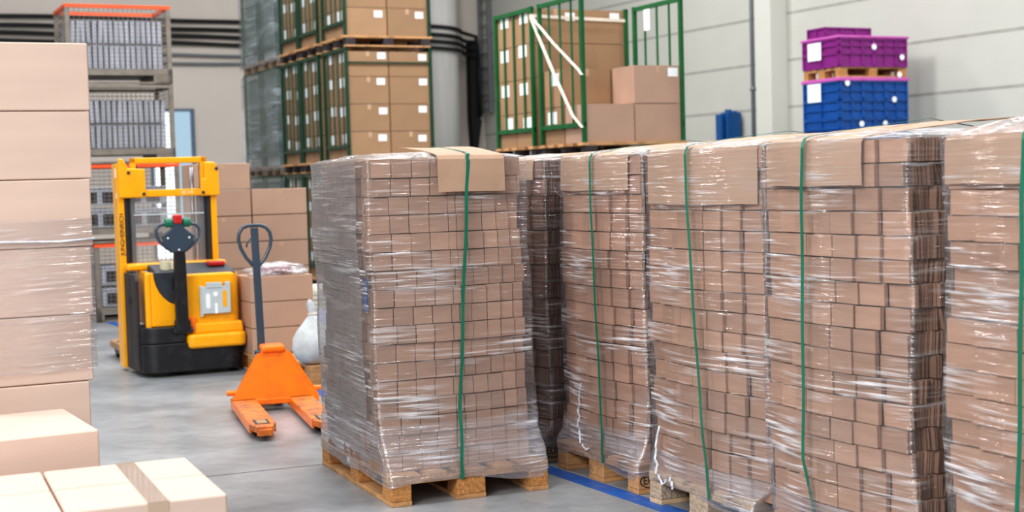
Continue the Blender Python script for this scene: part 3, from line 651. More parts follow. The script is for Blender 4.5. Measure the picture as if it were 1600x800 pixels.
# ------------------------------------------------------------------ yellow stacker
def arc(cx, cy, r, a0, a1, n=6): return [(cx + r * math.cos(a0 + (a1 - a0) * i / n), cy + r * math.sin(a0 + (a1 - a0) * i / n)) for i in range(n + 1)]
def make_stacker():
    pi = math.pi
    t = thing('pedestrian_stacker', 'yellow and black pedestrian stacker truck with tall mast and tiller', 'forklift', (-2.985, 11.42, 0), YAW)
    # black base, rounded front corners (plan polygon extruded up)
    plan = arc(.14, .10, .13, pi, 1.5 * pi) + arc(.70, .10, .13, 1.5 * pi, 2 * pi) + [(.83, .62), (.01, .62)]
    MB().prism(plan, .035, .27, 'z').build('base_skirt', 'black', t, bevel=.01)
    MB().prism(arc(.14, .11, .13, pi, 1.5 * pi) + [(.36, -.02), (.36, .4), (.01, .4)], .27, .405, 'z').build('base_shelf', 'black', t, bevel=.012)
    # yellow cover
    planr = [(.36, .03)] + arc(.73, .13, .10, 1.5 * pi, 2 * pi) + [(.83, .60), (.36, .60)]
    MB().prism(planr, .262, .822, 'z').build('front_cover', 'yellow', t, bevel=.025, seg=4)
    # left shoulder: yellow, its top edge sweeps down towards the tiller
    prof = [(.10, .405), (.375, .405), (.375, .56)] + [(.375 - .25 * math.sin(a), .56 + .285 * (1 - math.cos(a))) for a in [i * pi / 2 / 8 for i in range(1, 9)]] + [(.10, .845)]
    MB().prism(prof, .035, .60, 'y').build('side_cover', 'yellow', t, bevel=.015, seg=3)
    MB().box((.055, .04, .30), (.105, .10, .845)).build('corner_cover', 'yellow', t, bevel=.02, seg=3)
    # dark console well behind the sweep
    prof = [(.375, .565)] + [(.375 - .245 * math.sin(a), .565 + .275 * (1 - math.cos(a))) for a in [i * pi / 2 / 8 for i in range(1, 9)]] + [(.375, .842)]
    MB().prism(prof, .05, .30, 'y').build('console_panel', 'console', t)
    MB().prism([(.05, .80), (.46, .80), (.46, .892), (.40, .892), (.05, .826)], .16, .80, 'x').build('console_top', 'console', t, bevel=.015, seg=3)
    MB().box((.27, .042, .70), (.345, .052, .80)).build('display', 'black', t, bevel=.004)
    MB().box((.288, .038, .745), (.308, .043, .775)).build('display_lamp', 'ledgreen', t)
    MB().box((.28, .038, .62), (.345, .052, .68)).build('keypad', 'black', t, bevel=.006)
    MB().cyl((.265, .24, .85), (.265, .24, .925), .042, 18).cyl((.33, .24, .85), (.33, .24, .915), .03, 18).build('beige_cap', 'beige', t, smooth=False)
    MB().box((.62, .22, .865), (.76, .34, .905)).build('emergency_switch', 'red', t, bevel=.012)
    MB().box((.0, .44, .845), (.83, .62, .905)).build('rear_ledge', 'yellow', t, bevel=.02, seg=3)
    # lower yellow step
    MB().prism(arc(.42, .0, .06, pi, 1.5 * pi) + arc(.79, .0, .06, 1.5 * pi, 2 * pi) + [(.85, .12), (.36, .12)], .215, .335, 'z').build('front_step', 'yellow', t, bevel=.03, seg=4)
    MB().prism([(.36, .33), (.84, .33), (.83, .42), (.37, .42)], -.005, .10, 'y').build('step_riser', 'yellow', t, bevel=.02, seg=3)
    MB().box((.375, -.012, .36), (.44, .03, .47)).build('step_recess', 'orange', t, bevel=.004)
    # side panel with hand slot
    sp_ = MB().prism([(.12, .04), (.58, .04), (.58, .83), (.16, .83), (.12, .78)], -.008, .02, 'x').build('side_panel', 'charcoal', t, bevel=.006)
    MB().box((-.012, .30, .58), (-.006, .40, .64)).build('hand_slot', 'rubber', sp_, bevel=.002)
    MB().box((-.0095, .34, .09), (-.0075, .345, .80)).build('panel_seam', 'rubber', sp_)
    # document holder
    DM = Matrix.Translation((.035, 0, -.03))
    dh = MB().box((.46, -.012, .52), (.70, .025, .74)).build('document_holder', 'docgrey', t, bevel=.005); dh.location = (.035, 0, -.03)
    MB().box((.50, -.018, .73), (.63, .0, .775)).box((.66, -.012, .73), (.70, .02, .775)).box((.45, -.004, .50), (.475, .02, .75)).build('holder_lip', 'docgrey', dh, bevel=.003)
    MB().prism(arc(.512, .67, .018, 0, pi, 8) + arc(.512, .58, .018, pi, 2 * pi, 8), -.014, -.0125, 'y').prism(arc(.575, .68, .02, 0, 2 * pi, 14)[:-1], -.014, -.0125, 'y').prism(arc(.578, .595, .012, 0, pi, 6) + [(.566, .52), (.59, .52)], -.014, -.0125, 'y').build('holder_window', 'paper', dh)
    MB().prism(arc(.65, .69, .017, 0, pi, 8) + arc(.65, .585, .017, pi, 2 * pi, 8), -.014, -.0125, 'y').build('holder_slot', 'yellow', dh)
    # mast
    for s, x in ((0, -.03), (1, .755)):
        w = .055 if s == 0 else .05
        MB().box((x, .60, .03), (x + w, .80, 1.74 if s == 0 else 1.70)).build('mast_channel', 'yellow', t, bevel=.006)
        xi = x + w if s == 0 else x - .09
        MB().box((xi, .62, .86), (xi + .09, .76, 1.52)).build('inner_rail', 'darksteel', t, bevel=.004)
        MB().box((xi + .03, .60, .86), (xi + .045, .625, 1.50)).build('lift_chain', 'rubber', t)
    MB().cyl((.62, .70, .86), (.62, .70, 1.7), .018, 12).build('lift_cylinder', 'steel', t, smooth=True)
    MB().box((.09, .60, 1.735), (.73, .66, 1.785)).build('top_bar', 'yellow', t, bevel=.008)
    MB().box((.09, .60, 1.60), (.135, .66, 1.785)).build('bar_post', 'yellow', t, bevel=.008)
    MB().box((.675, .60, 1.48), (.73, .66, 1.785)).build('bar_post', 'yellow', t, bevel=.008)
    MB().box((-.01, .575, 1.455), (.81, .60, 1.515)).build('cross_bar', 'yellow', t, bevel=.008)
    MB().prism([(-.02, 1.45), (.20, 1.45), (.20, 1.69), (.06, 1.70), (.02, 1.78), (-.02, 1.78)], .555, .60, 'y').build('mast_bracket', 'yellow', t, bevel=.015)
    MB().prism([(.665, 1.45), (.825, 1.45), (.825, 1.66), (.79, 1.74), (.70, 1.74), (.70, 1.60), (.665, 1.60)], .555, .60, 'y').build('mast_bracket', 'yellow', t, bevel=.015)
    for x, z in ((.06, 1.66), (.80, 1.68), (.18, 1.48), (.68, 1.48)): MB().cyl((x, .545, z), (x, .556, z), .014, 10).build('bolt', 'darksteel', t)
    for x in (.13, .70): MB().cyl((x, .66, 1.52), (x, .66, 1.72), .028, 12).build('chain_roller', 'darksteel', t)
    MB().box((.075, .605, .87), (.70, .611, 1.46)).build('mast_guard', 'perspex', t)
    MB().box((.10, .598, 1.30), (.69, .604, 1.312)).build('guard_rail', 'docgrey', t)
    text_mesh('mast_lettering', 'JUNGHEINRICH', .05, 'ink', t, (-.003, .596, 1.15), (pi / 2, -pi / 2, 0))
    text_mesh('bar_lettering', 'EJC 110', .03, 'paper', t, (.55, .573, 1.485), (pi / 2, 0, 0))
    MB().box((-.032, .62, 1.62), (-.0305, .68, 1.70)).box((-.032, .62, 1.45), (-.0305, .66, 1.49)).build('mast_sticker', 'paper', t)
    # tiller: pivot, arm, head with loop grips
    MB().box((.27, -.06, .36), (.39, .03, .46)).build('tiller_base', 'black', t, bevel=.015)
    MB().cyl((.26, -.02, .37), (.41, -.02, .37), .028, 14).build('tiller_pivot', 'darksteel', t)
    b = MB(); L_ = [(.325, -.03, .36), (.32, -.05, .6), (.315, -.07, .85), (.31, -.09, .98), (.302, -.10, 1.08), (.30, -.105, 1.2)]
    V = []; ws = [.05, .05, .048, .045, .04, .035]
    for (x, y, z), w in zip(L_, ws): V += [(x - w, y - .03, z), (x + w, y - .03, z), (x + w, y + .03, z), (x - w, y + .03, z)]
    F = [(0, 3, 2, 1), (20, 21, 22, 23)] + [(i * 4 + k, i * 4 + (k + 1) % 4, i * 4 + 4 + (k + 1) % 4, i * 4 + 4 + k) for i in range(5) for k in range(4)]
    b.add(V, F).build('tiller_arm', 'black', t, bevel=.012, seg=3)
    hd = MB().prism([(-.045, -.16), (.045, -.16), (.11, -.10), (.135, -.03), (.05, .03), (.045, .10), (-.045, .10), (-.05, .03), (-.135, -.03), (-.11, -.10)], -.025, .025, 'y', M=Matrix.Translation((.30, -.11, 1.17))).build('tiller_head', 'slate', t, bevel=.01)
    for s in (-1, 1):
        pts = [(.30 + s * x, -.11, 1.17 + z) for x, z in ((.04, .07), (.10, .068), (.15, .055), (.172, .02), (.168, -.03), (.14, -.08), (.09, -.125), (.045, -.155))]
        MB().tube(pts, .014, 10).build('grip', 'slate', hd, smooth=True)
        MB().cyl((.30 + s * .045, -.115, 1.245), (.30 + s * .10, -.115, 1.245), .036, 16).build('thumb_wheel', 'buttongreen', hd, bevel=.006)
        MB().cyl((.30 + s * .085, -.14, 1.125), (.30 + s * .085, -.134, 1.125), .008, 10).build('rivet', 'paper', hd)
    MB().box((.265, -.145, 1.235), (.335, -.085, 1.31)).build('stop_button', 'red', hd, bevel=.015, seg=3)
    MB().cyl((.30, -.14, 1.03), (.30, -.134, 1.03), .008, 10).build('rivet', 'paper', hd)
    # forks behind
    for x0 in (.08, .56):
        f = MB().prism([(x0, .80), (x0 + .17, .80), (x0 + .17, 1.86), (x0 + .12, 1.96), (x0 + .05, 1.96), (x0, 1.86)], .085, .145, 'z').build('fork', 'fork_brown', t, bevel=.008)
        MB().box((x0 + .03, 1.5, .144), (x0 + .14, 1.72, .1465)).build('fork_recess', 'charcoal', f)
        MB().cyl((x0 + .03, 1.72, .045), (x0 + .14, 1.72, .045), .045, 20).build('roller', 'rubber', f)
        MB().box((x0 + .02, 1.45, .045), (x0 + .15, 1.75, .085)).build('roller_carrier', 'darksteel', f)
        MB().prism([(x0 + .04, 1.955), (x0 + .13, 1.955), (x0 + .12, 1.99), (x0 + .05, 1.99)], .09, .14, 'z').build('fork_tip', 'steel', f)
make_stacker()

# ------------------------------------------------------------------ mesh box pallets (gitter boxes)
def gitter(label, loc, orange, fillmode, seed):
    random.seed(seed)
    w, d, h = 1.20, .82, .90
    t = thing('mesh_container', label, 'mesh container', loc, YAW, 'stacked wire mesh containers')
    for x in (0, w - .05):
        for y in (0, d - .05): MB().box((x, y, .0), (x + .05, y + .05, h)).build('post', 'gitter', t)
    rm = 'rimorange' if orange else 'gitter'
    MB().box((0, -.004, h - .03), (w, .05, h + .008)).box((0, d - .05, h - .03), (w, d + .004, h + .008)).box((-.004, 0, h - .03), (.05, d, h + .006)).box((w - .05, 0, h - .03), (w + .004, d, h + .006)).build('rim', rm, t)
    MB().box((0.0, 0.0, .10), (w, d, .17)).build('floor_tray', 'gitter', t)
    MB().box((0, 0, .0), (w, .05, .025)).box((0, d - .05, .0), (w, d, .025)).box((0, 0, 0), (.08, d, .11)).box((w - .22, 0, 0), (w, d, .11)).build('foot_frame', 'gitter', t)
    g = MB(); st = .05
    for i in range(1, 22): g.box((i * w / 22 - .0028, .01, .17), (i * w / 22 + .0028, .014, h - .03)); g.box((i * w / 22 - .002, d - .014, .17), (i * w / 22 + .002, d - .01, h - .03))
    for i in range(1, 15):
        z = .17 + i * (h - .2) / 15; g.box((.05, .008, z - .0028), (w - .05, .012, z + .0028)); g.box((.05, d - .012, z - .002), (w - .05, d - .008, z + .002)); g.box((.010, .05, z - .002), (.014, d - .05, z + .002)); g.box((w - .014, .05, z - .002), (w - .01, d - .05, z + .002))
    for i in range(1, 16): y = i * d / 16; g.box((.01, y - .002, .17), (.014, y + .002, h - .03)); g.box((w - .014, y - .002, .17), (w - .01, y + .002, h - .03))
    g.build('wire_mesh', 'gitter', t)
    nm = {1: 'top', 2: 'second', 3: 'third', 4: 'lowest'}[seed % 10]
    if fillmode == 'trays':
        for r in range(2):
            x = .06; n = 0; z0 = .175 + r * .29
            while x < w - .09:
                n += 1
                b = MB().box((0, 0, 0), (.044, d - .12, .275)).box((-.006, 0, .258), (.05, d - .12, .275)).box((-.003, 0, 0), (.047, d - .12, .012))
                o = b.build('folded_tray', 'tray')
                tag(o, ['grey-white tray standing upright in the lower row of the %s mesh container', 'grey-white tray standing upright in the upper row of the %s mesh container'][r] % nm, 'tray', ['lower', 'upper'][r] + ' row of trays in the ' + nm + ' mesh container')
                q = W(loc, YAW, x, .05, loc[2] + z0); place(o, q, YAW); o.rotation_euler = (0, U(-.03, .06) if r else U(-.015, .015), YAW)
                x += .062
    else:
        for i in range(4):
            z = .175 + (i // 2) * .26; x = .07 + (i % 2) * .5
            o = MB().box((0, 0, 0), (.47, .6, .20)).box((-.01, -.01, .19), (.48, .61, .215)).build('plastic_tub', 'tray', bevel=.01)
            MB().box((.06, -.006, .03), (.18, 0, .16)).box((.24, -.006, .03), (.40, 0, .16)).build('tub_recess', 'darksteel', o)
            tag(o, '%s %s pale plastic tub inside the %s mesh container' % (['lower', 'upper'][i // 2], ['left', 'right'][i % 2], nm), 'tub'); place(o, W(loc, YAW, x, .06, loc[2] + z), YAW)
GO = (-5.01, 16.42)
gitter('top wire mesh container with orange rim and two rows of trays', (GO[0], GO[1], 2.757), True, 'trays', 1)
gitter('second wire mesh container from the top, grey rim', (GO[0], GO[1], 1.838), False, 'trays', 2)
gitter('third wire mesh container, orange rim behind the stacker mast', (GO[0] + .03, GO[1] + .01, .919), True, 'tubs', 3)
gitter('lowest wire mesh container standing on the floor by the blue tape', (GO[0] + .2, GO[1] + .09, 0), True, 'tubs', 4)
random.seed(77)

# ------------------------------------------------------------------ cartons behind the stacker, pale boards
tb = W((-2.03 - .02, 14.5), YAW, 0, 0)          # right front foot of the stack of boards under the cartons
for i in range(9):
    z = i * .05
    o = MB().box((0, 0, .002), (1.9, 1.0, .046)).build('pale_board', 'woodpale', bevel=.004); place(o, W(tb, YAW, -1.45 + U(-.02, .02), U(-.01, .01), z), YAW)
    tag(o, ORD[8 - i] + (' pale board' if i == 8 else ' pale board from the top') + ' under the tall cartons behind the pallet jack', 'board', 'pale boards under the tall cartons')
for c, (x, top, n) in enumerate(((-.575, 1.50, 4), (-1.15, 1.755, 5))):
    h = .2625 if c == 0 else .262
    for k in range(n):
        rowname = ['bottom', 'second', 'third', 'fourth', 'fifth'][k]
        carton('brown carton, %s up in the %s column behind the stacker' % (rowname, ['lower right', 'taller left'][c]), W(tb, YAW, x, 0, .45 + k * h), YAW, .565, .5, h - .004, 'kraft_mid', 'carton columns behind the stacker', tape='seam' if (k + c) % 2 else None)
lp = (-1.655, 11.86)
pallet('pallet under the three low brown cartons beside the sack', W(lp, YAW, -.54, .0, 0), YAW, w=.54, l=.8)
for k in range(3):
    carton(['lowest', 'middle', 'top'][k] + ' brown carton of the low stack right of the jack handle', W(lp, YAW, -.53, .01, .144 + k * .213), YAW, .53, .45, .211, 'kraft_mid', 'low carton stack behind the jack', tape=None)
# bag of sausage-like packets in film, on the low stack
b = MB()
def blob(mb, c, r, seed, sub=14, amp=.25, sq=None):
    n, m_ = sub * 2, sub; o = len(mb.v)
    for j in range(m_ + 1):
        ph = math.pi * j / m_
        for i in range(n):
            t_ = 2 * math.pi * i / n; d = Vector((math.sin(ph) * math.cos(t_), math.sin(ph) * math.sin(t_), math.cos(ph)))
            k = 1 + amp * mnoise.noise(d * 2.2 + Vector((seed, 0, 0))) + amp * .4 * mnoise.noise(d * 6 + Vector((seed, 2, 0)))
            p = Vector((d.x * r[0] * k, d.y * r[1] * k, d.z * r[2] * k)) + Vector(c)
            if sq is not None: p.z = max(p.z, sq)
            mb.v.append(tuple(p)); mb.t.append(1.)
    for j in range(m_):
        for i in range(n): mb.f.append((o + j * n + i, o + (j + 1) * n + i, o + (j + 1) * n + (i + 1) % n, o + j * n + (i + 1) % n)); mb.mi.append(0)
t = thing('plastic_bag', 'clear plastic bag with reddish contents lying on the low carton stack', 'plastic bag', W(lp, YAW, -.27, .16, .783), YAW)
b = MB()
for i in range(5): blob(b, (-.09 + .05 * i, .02 * math.sin(i * 2), .035), (.04, .07, .03), i, 8, .2, 0)
b.build('contents', 'sausage', t, smooth=True)
b = MB(); blob(b, (0, 0, .03), (.24, .14, .065), 4, 18, .5, .001); b.uv = [(v[0], v[1]) for v in b.v]; b.build('bag_film', 'film_top', t, smooth=True)
# sack on its pallet
so = (-1.55, 10.78)
pallet('worn pallet with the white sack on it, right of the orange jack', W(so, YAW, -.0, 0, 0), YAW, 'wood', 'wood', w=.8, l=1.0)
o = thing('white_sack', 'tied white woven sack standing on a worn pallet', 'sack', W(so, YAW, .09, .14, .144), YAW)
prof = [(0, .05), (.01, .09), (.05, .135), (.12, .165), (.20, .16), (.27, .12), (.33, .07), (.37, .035), (.395, .024), (.42, .03), (.46, .028), (.49, .012), (.5, .003)]
b = MB(); n = 36
for j, (z, r) in enumerate(prof):
    for i in range(n):
        a = 2 * math.pi * i / n; k = 1 + .10 * mnoise.noise(Vector((math.cos(a) * 1.5, math.sin(a) * 1.5, z * 8))) + .06 * math.sin(a * 9 + z * 10) * (1 if z > .28 else .3)
        lx = -.035 * max(0, (z - .33) / .17)
        b.v.append((r * k * math.cos(a) * 1.08 + lx, r * k * math.sin(a) * .9, z)); b.t.append(1.)
for j in range(len(prof) - 1):
    for i in range(n): b.f.append((j * n + i, j * n + (i + 1) % n, (j + 1) * n + (i + 1) % n, (j + 1) * n + i)); b.mi.append(0)
b.f.append(tuple(range(n))[::-1]); b.mi.append(0)
b.build('sack_body', 'sack', o, smooth=True)
MB().tube([(.036 * math.cos(k / 12 * 6.283) - .01, .032 * math.sin(k / 12 * 6.283), .385) for k in range(13)], .005, 6).build('tie', 'strapcream', o)
o2 = MB().add([(.01, -.05, .35), (.17, -.13, .20), (.19, -.11, .30), (.035, -.03, .44)], [(0, 1, 2, 3)]).add([(0, 0, 0)], []).build('paper_slip', 'paperblue', o)
o2.modifiers.new('s', 'SOLIDIFY').thickness = .002
b = MB(); blob(b, (0, 0, .10), (.10, .10, .11), 8, 14, .5, .001)
o = b.build('plastic_bundle', 'bagdark', smooth=True); tag(o, 'crumpled grey plastic bundle on the floor beside the sack pallet', 'plastic bundle'); place(o, W(so, YAW, .20, -.16, 0), YAW)

# ------------------------------------------------------------------ green cages with cartons
def cage(label, O, z, w, d, h, m='cagegreen', left=True, right=True, back=False, nb=5, group=None, frontbar=False, board='wood'):
    """pallet with two barred side panels"""
    t = thing('pallet_cage', label, 'pallet cage', (O[0], O[1], z), YAW, group)
    def panel(x, nm):
        p = thing2(nm, t)
        for y in (0.0, d - .05): MB().box((x, y, .15), (x + .04, y + .04, .15 + h)).build('post', m, p)
        for zz in (.15 + .16, .15 + h - .05): MB().box((x + .005, 0, zz), (x + .04, d, zz + .045)).build('rail', m, p)
        for i in range(1, nb): y = i * d / nb; MB().cyl((x + .022, y, .30), (x + .022, y, .15 + h - .03), .013, 8).build('bar', m, p)
    if left: panel(-.02, 'side_panel')
    if right: panel(w - .025, 'side_panel')
    if frontbar: MB().box((0, .0, .15 + h - .22), (w, .02, .15 + h - .20)).build('front_bar', m, t)
    for yy in (0, d / 2 - .05, d - .10): MB().box((0, yy, .0), (w, yy + .1, .022)).build('bottom_board', board, t)
    for xx in (0, w / 2 - .07, w - .14):
        for yy in (0, d / 2 - .05, d - .1): MB().box((xx, yy, .022), (xx + .14, yy + .1, .12)).build('block', board if board != 'wood' else 'charcoal', t)
    for i in range(5): y = i * (d - .12) / 4; MB().box((-.03, y, .12), (w + .03, y + .12, .15)).build('top_board', board, t)
    return t
def thing2(name, parent):
    o = bpy.data.objects.new(name, None); COL.objects.link(o); o.parent = parent; o.empty_display_size = .05; return o
def stackbox(label, O, x, y, z, w, d, h, m='kraft', fl=True, sl=True, group=None, seed=0):
    labs = []
    if fl: labs.append(('f', w * .72 + U(-.02, .02), h * .66 + U(-.02, .02), .12, .09))
    if sl: labs.append(('s', d * .28 + U(-.04, .04), h * .60 + U(-.03, .02), .2, .13))
    return carton(label, W(O, YAW, x, y, z), YAW, w, d, h, m, group, tape='seam' if R() < .6 else None, labels=labs, bevel=0)
# group A: three tiers, three deep, then two film-wrapped units
A0 = (-2.165, 19.5); TP = 1.685; FH = 1.50
tiers = ['bottom', 'middle', 'upper']
units = [(0.0, .98, 'nearest'), (1.18, .90, 'second'), (2.12, .90, 'third')]
RN = ['bottom', 'second', 'third', 'top']
for ti in range(3):
    for ui, (s, d, un) in enumerate(units):
        z = .02 + TP * ti; O = W(A0, YAW, 0, s)
        cage('green barred cage, %s of the tall stack, %s tier' % (un, tiers[ti]), O, z, 1.24, d, FH + .03, nb=5, m='cagedark' , group='green cages of the tall carton stack', frontbar=(ui == 0))
        z0 = z + .15
        rows = 4
        for k in range(rows):
            hh = [.385, .375, .375, .345][k]; zz = z0 + sum([.385, .375, .375, .345][:k])
            if ui == 0:
                for c in range(2):
                    m = 'kraft'; 
                    stackbox('%s brown carton, %s row, front of the nearest %s-tier cage' % (['left', 'right'][c], RN[k], tiers[ti]), O, .03 + c * .60, .04, zz, .585, .43, hh - .004, m, True, c == 0, 'cartons in the tall cage stack')
                stackbox('rear left brown carton, %s row, nearest %s-tier cage' % (RN[k], tiers[ti]), O, .03, .49, zz, .585, .43, hh - .004, 'kraft', False, True, 'cartons in the tall cage stack')
            else:
                for c in range(2):
                    stackbox('%s brown side carton, %s row, %s cage, %s tier' % (['nearer', 'farther'][c], RN[k], un, tiers[ti]), O, .03, .03 + c * .43, zz, 1.15, .415, hh - .004, 'kraft', False, True, 'cartons in the tall cage stack')
# wrapped units at the far left of group A
for ti in range(3):
    for ui in range(2):
        s = 3.16 + ui * 1.02; z = .02 + TP * ti; O = W(A0, YAW, 0, s)
        un = ['nearer', 'farther'][ui]
        cage('film-wrapped green cage, %s of the two, %s tier' % (un, tiers[ti]), O, z, 1.24, .96, FH + .03, nb=7, m='cagedark', group='film-wrapped green cages', board='woodgrey')
        for k in range(3):
            o = MB().box((.04, .05, 0), (1.18, .90, .47)).box((.02, .03, .455), (1.2, .92, .475)).build('grey_bin', 'wrapbin', bevel=.01) if 'wrapbin' in MATS else None
            if o is None:
                mat('wrapbin', (150, 160, 162), .5, var=.1); o = MB().box((.04, .05, 0), (1.18, .90, .47)).box((.02, .03, .455), (1.2, .92, .475)).build('grey_bin', 'wrapbin', bevel=.01)
            tag(o, '%s grey bin in the %s wrapped cage, %s tier' % (['lowest', 'middle', 'top'][k], un, tiers[ti]), 'bin', 'grey bins in the wrapped cages'); place(o, (O[0], O[1], z + .151 + k * .48), YAW)
    # film round the pair
    mb = MB(); mb.uv = []; rp = [(1.28, 0), (1.28, -.06), (-.05, -.06)] + [(-.05 - .01 * math.sin(i), -.06 + i * .21) for i in range(1, 11)] + [(1.28, 2.06), (1.28, .1)]
    zz = [.08 + .06 * k for k in range(28 if ti == 2 else 27)]
    for z in zz:
        for i, p in enumerate(rp): mb.v.append((p[0] + .012 * mnoise.noise(Vector((i, z * 5, ti))), p[1], z)); mb.t.append(1.); mb.uv.append((i * .25, z))
    n = len(rp)
    for j in range(len(zz) - 1):
        for i in range(n - 1): mb.f.append((j * n + i, j * n + i + 1, (j + 1) * n + i + 1, (j + 1) * n + i)); mb.mi.append(0)
    o = mb.build('stretch_wrap', 'film_far', smooth=True); O = W(A0, YAW, 0, 3.16); tag(o, 'cloudy stretch film round the wrapped green cages, %s tier' % tiers[ti], 'plastic wrap'); place(o, (O[0], O[1], .02 + TP * ti), YAW)

# group B: two units deep, two tiers, the upper half filled at the front
B0 = (.776, 14.5)
for ti in range(2):
    zb = .02 + TP * ti + (.0 if ti == 0 else .015)
    for ui, (s, d, un) in enumerate(((0., .98, 'near'), (1.12, .95, 'far'))):
        O = W(B0, YAW, 0, s); z0 = zb + .15
        cage('bright green barred cage above the row, %s unit, %s tier' % (un, ['hidden lower', 'upper'][ti]), O, zb, 1.18, d, FH, nb=4, group='green cages behind the wrapped loads')
        for k in range(4):
            hh = .372
            if ui == 1:
                for c in range(2):
                    stackbox('%s brown carton, %s row, front of the far %s cage' % (['left', 'right'][c], RN[k], ['lower', 'upper'][ti]), O, .02 + c * .57, .03, z0 + k * hh, .565, .45, hh - .004, 'kraft', k == 3, True, 'cartons in the far green cage')
                stackbox('rear brown carton, %s row, far %s cage' % (RN[k], ['lower', 'upper'][ti]), O, .02, .49, z0 + k * hh, .565, .43, hh - .004, 'kraft', False, True, 'cartons in the far green cage')
            elif ti == 0 or k < 2:
                hh2 = .395 if ti else .372
                for c in range(2):
                    for r in range(2):
                        if ti == 1 and k == 1 and c == 0 and r == 0: continue
                        if ti == 0 and r == 1 and c == 1: continue
                        m = 'kraft_mid' if (r == 0) else 'kraft'
                        stackbox('%s %s brown carton, %s row, near %s cage' % (['front', 'rear'][r], ['left', 'right'][c], RN[k], ['lower', 'upper'][ti]), O, .03 + c * .575, .03 + r * .47, z0 + k * hh2, .565, .45, hh2 - .004, m, (c == 1 and k == 1 and r == 0), r == 1, 'cartons in the near green cage')
# paper label hanging on the right panel, cream lashing straps
o = MB().box((1.165, .62, 1.37), (1.168, .74, 1.64)).build('hanging_paper', 'paper'); tag(o, 'white paper hanging on the right cage panel', 'paper'); place(o, (B0[0], B0[1], 1.72), YAW)
zb = .02 + TP + .015
def lash(label, pts):
    P = [W(B0, YAW, *p) for p in pts]; o = MB().ribbon(P, (0, 0, 1) if abs(P[0][2] - P[-1][2]) < .2 else (.9, .43, 0), .035, .004).build('lashing_strap', 'strapcream'); tag(o, label, 'strap', 'cream lashing straps on the green cage')
lash('level cream strap round the top cartons of the far cage', [(-.03, 1.12, 3.27), (.3, 1.11, 3.26), (.7, 1.11, 3.25), (1.15, 1.11, 3.24)])
lash('upper slanting cream strap ending on the cage post', [(-.03, 1.10, 3.27), (-.03, .6, 2.93), (-.03, .05, 2.60), (-.03, -.01, 2.55)])
lash('lower slanting cream strap running down to the cage foot', [(-.03, 1.10, 3.25), (-.032, .6, 2.62), (-.032, .2, 2.15), (-.032, .0, 2.02)])

# ------------------------------------------------------------------ purple and blue crates by the wall
K0 = (4.62, 20.0)
def crate(label, x, y, z, w, d, h, m, group, ribs=2, cols=2, lip=None):
    o = MB().box((.004, .004, 0), (w - .004, d - .004, h - .002)).build('plastic_crate', m); place(o, W(K0, YAW, x, y, z), YAW); tag(o, label, 'crate', group)
    b = MB(); t_ = .02
    for i in range(ribs + 1): zz = i * (h - .025) / ribs; b.box((0, -t_, zz), (w, 0.01, zz + .022)); b.box((-t_, 0, zz), (0.01, d, zz + .022))
    for i in range(cols + 1): xx = i * (w - .022) / cols; b.box((xx, -t_, 0), (xx + .022, .01, h - .003))
    nc = max(2, int(d / .27))
    for i in range(nc + 1): yy = i * (d - .022) / nc; b.box((-t_, yy, 0), (.01, yy + .022, h - .003))
    b.build('ribs', m, o)
    if lip: MB().box((-.025, -.025, h - .02), (w, d, h + .02)).build('lid', lip, o)
    return o
pallet('pallet under the blue crates by the right wall', W(K0, YAW, 0, 0.8, 0), YAW - math.pi / 2, w=.8, l=1.2, name='wooden_pallet')
hb = .262; zs0 = .144
for k in range(10):
    for c in range(3):
        crate('blue crate, %s layer from the bottom, %s column of the wall stack' % (['lowest', 'second', 'third', 'fourth', 'fifth', 'sixth', 'seventh', 'eighth', 'ninth', 'tenth'][k], ['left', 'middle', 'right'][c]), c * .4, 0, zs0 + k * hb, .4, .8, hb, 'crateblue', 'blue crates stacked by the wall')
zt_ = zs0 + 10 * hb
o = MB().box((-.03, -.03, 0), (1.23, .83, .05)).build('plastic_cover', 'purple_light', bevel=.01); tag(o, 'flat light purple lid between blue crates and upper pallet', 'cover'); place(o, W(K0, YAW, 0, 0, zt_), YAW)
pallet('upper wooden pallet carrying the purple crates', W(K0, YAW, 0, .8, zt_ + .052), YAW - math.pi / 2, w=.8, l=1.2)
z1 = zt_ + .052 + .144
for k in range(2):
    for c in range(2):
        crate('purple crate, %s layer, %s half of the wall stack' % (['lower', 'upper'][k], ['left', 'right'][c]), c * .6, 0, z1 + k * .2, .6, .8, .2, 'purple', 'purple crates on the upper pallet', 1 + k, 3)
o = MB().box((-.03, -.03, 0), (1.23, .83, .035)).build('plastic_cover', 'purple_light', bevel=.01); tag(o, 'light purple lid on top of the purple crates', 'cover'); place(o, W(K0, YAW, 0, 0, z1 + .4), YAW)
crate('small purple crate alone on top of the wall stack', .05, .35, z1 + .437, .8, .4, .15, 'purple', None, 1, 3)
for i, (x, y, z, w, h, lab) in enumerate(((-.05, .36, z1 + .12, .30, .25, 'white paper sheet on the purple crates'), (-.05, .38, zt_ - .27, .30, .26, 'white paper sheet on the blue crates'))):
    o = MB().box((0, 0, 0), (.004, w, h)).build('paper_sheet', 'paper'); MB().box((-.002, .06, h * .55), (0, w - .06, h * .58)).box((-.002, .06, h * .42), (0, w - .06, h * .45)).build('print', 'docgrey', o)
    tag(o, lab, 'paper'); place(o, W(K0, YAW, x + .02, y, z), YAW)
spots = [(.60, z1 + .28, 'on the upper purple crates left'), (1.10, z1 + .14, 'at the right of the purple crates'), (.12, zt_ - .03, 'under the upper pallet corner'), (.95, zt_ - .26, 'high on the right blue column'), (.36, zt_ - .60, 'left of the middle blue column'), (.78, zt_ - .60, 'right of the middle blue column'), (.58, zt_ - 1.0, 'low on the middle blue column'), (1.05, zt_ + .09, 'on the upper pallet right block')]
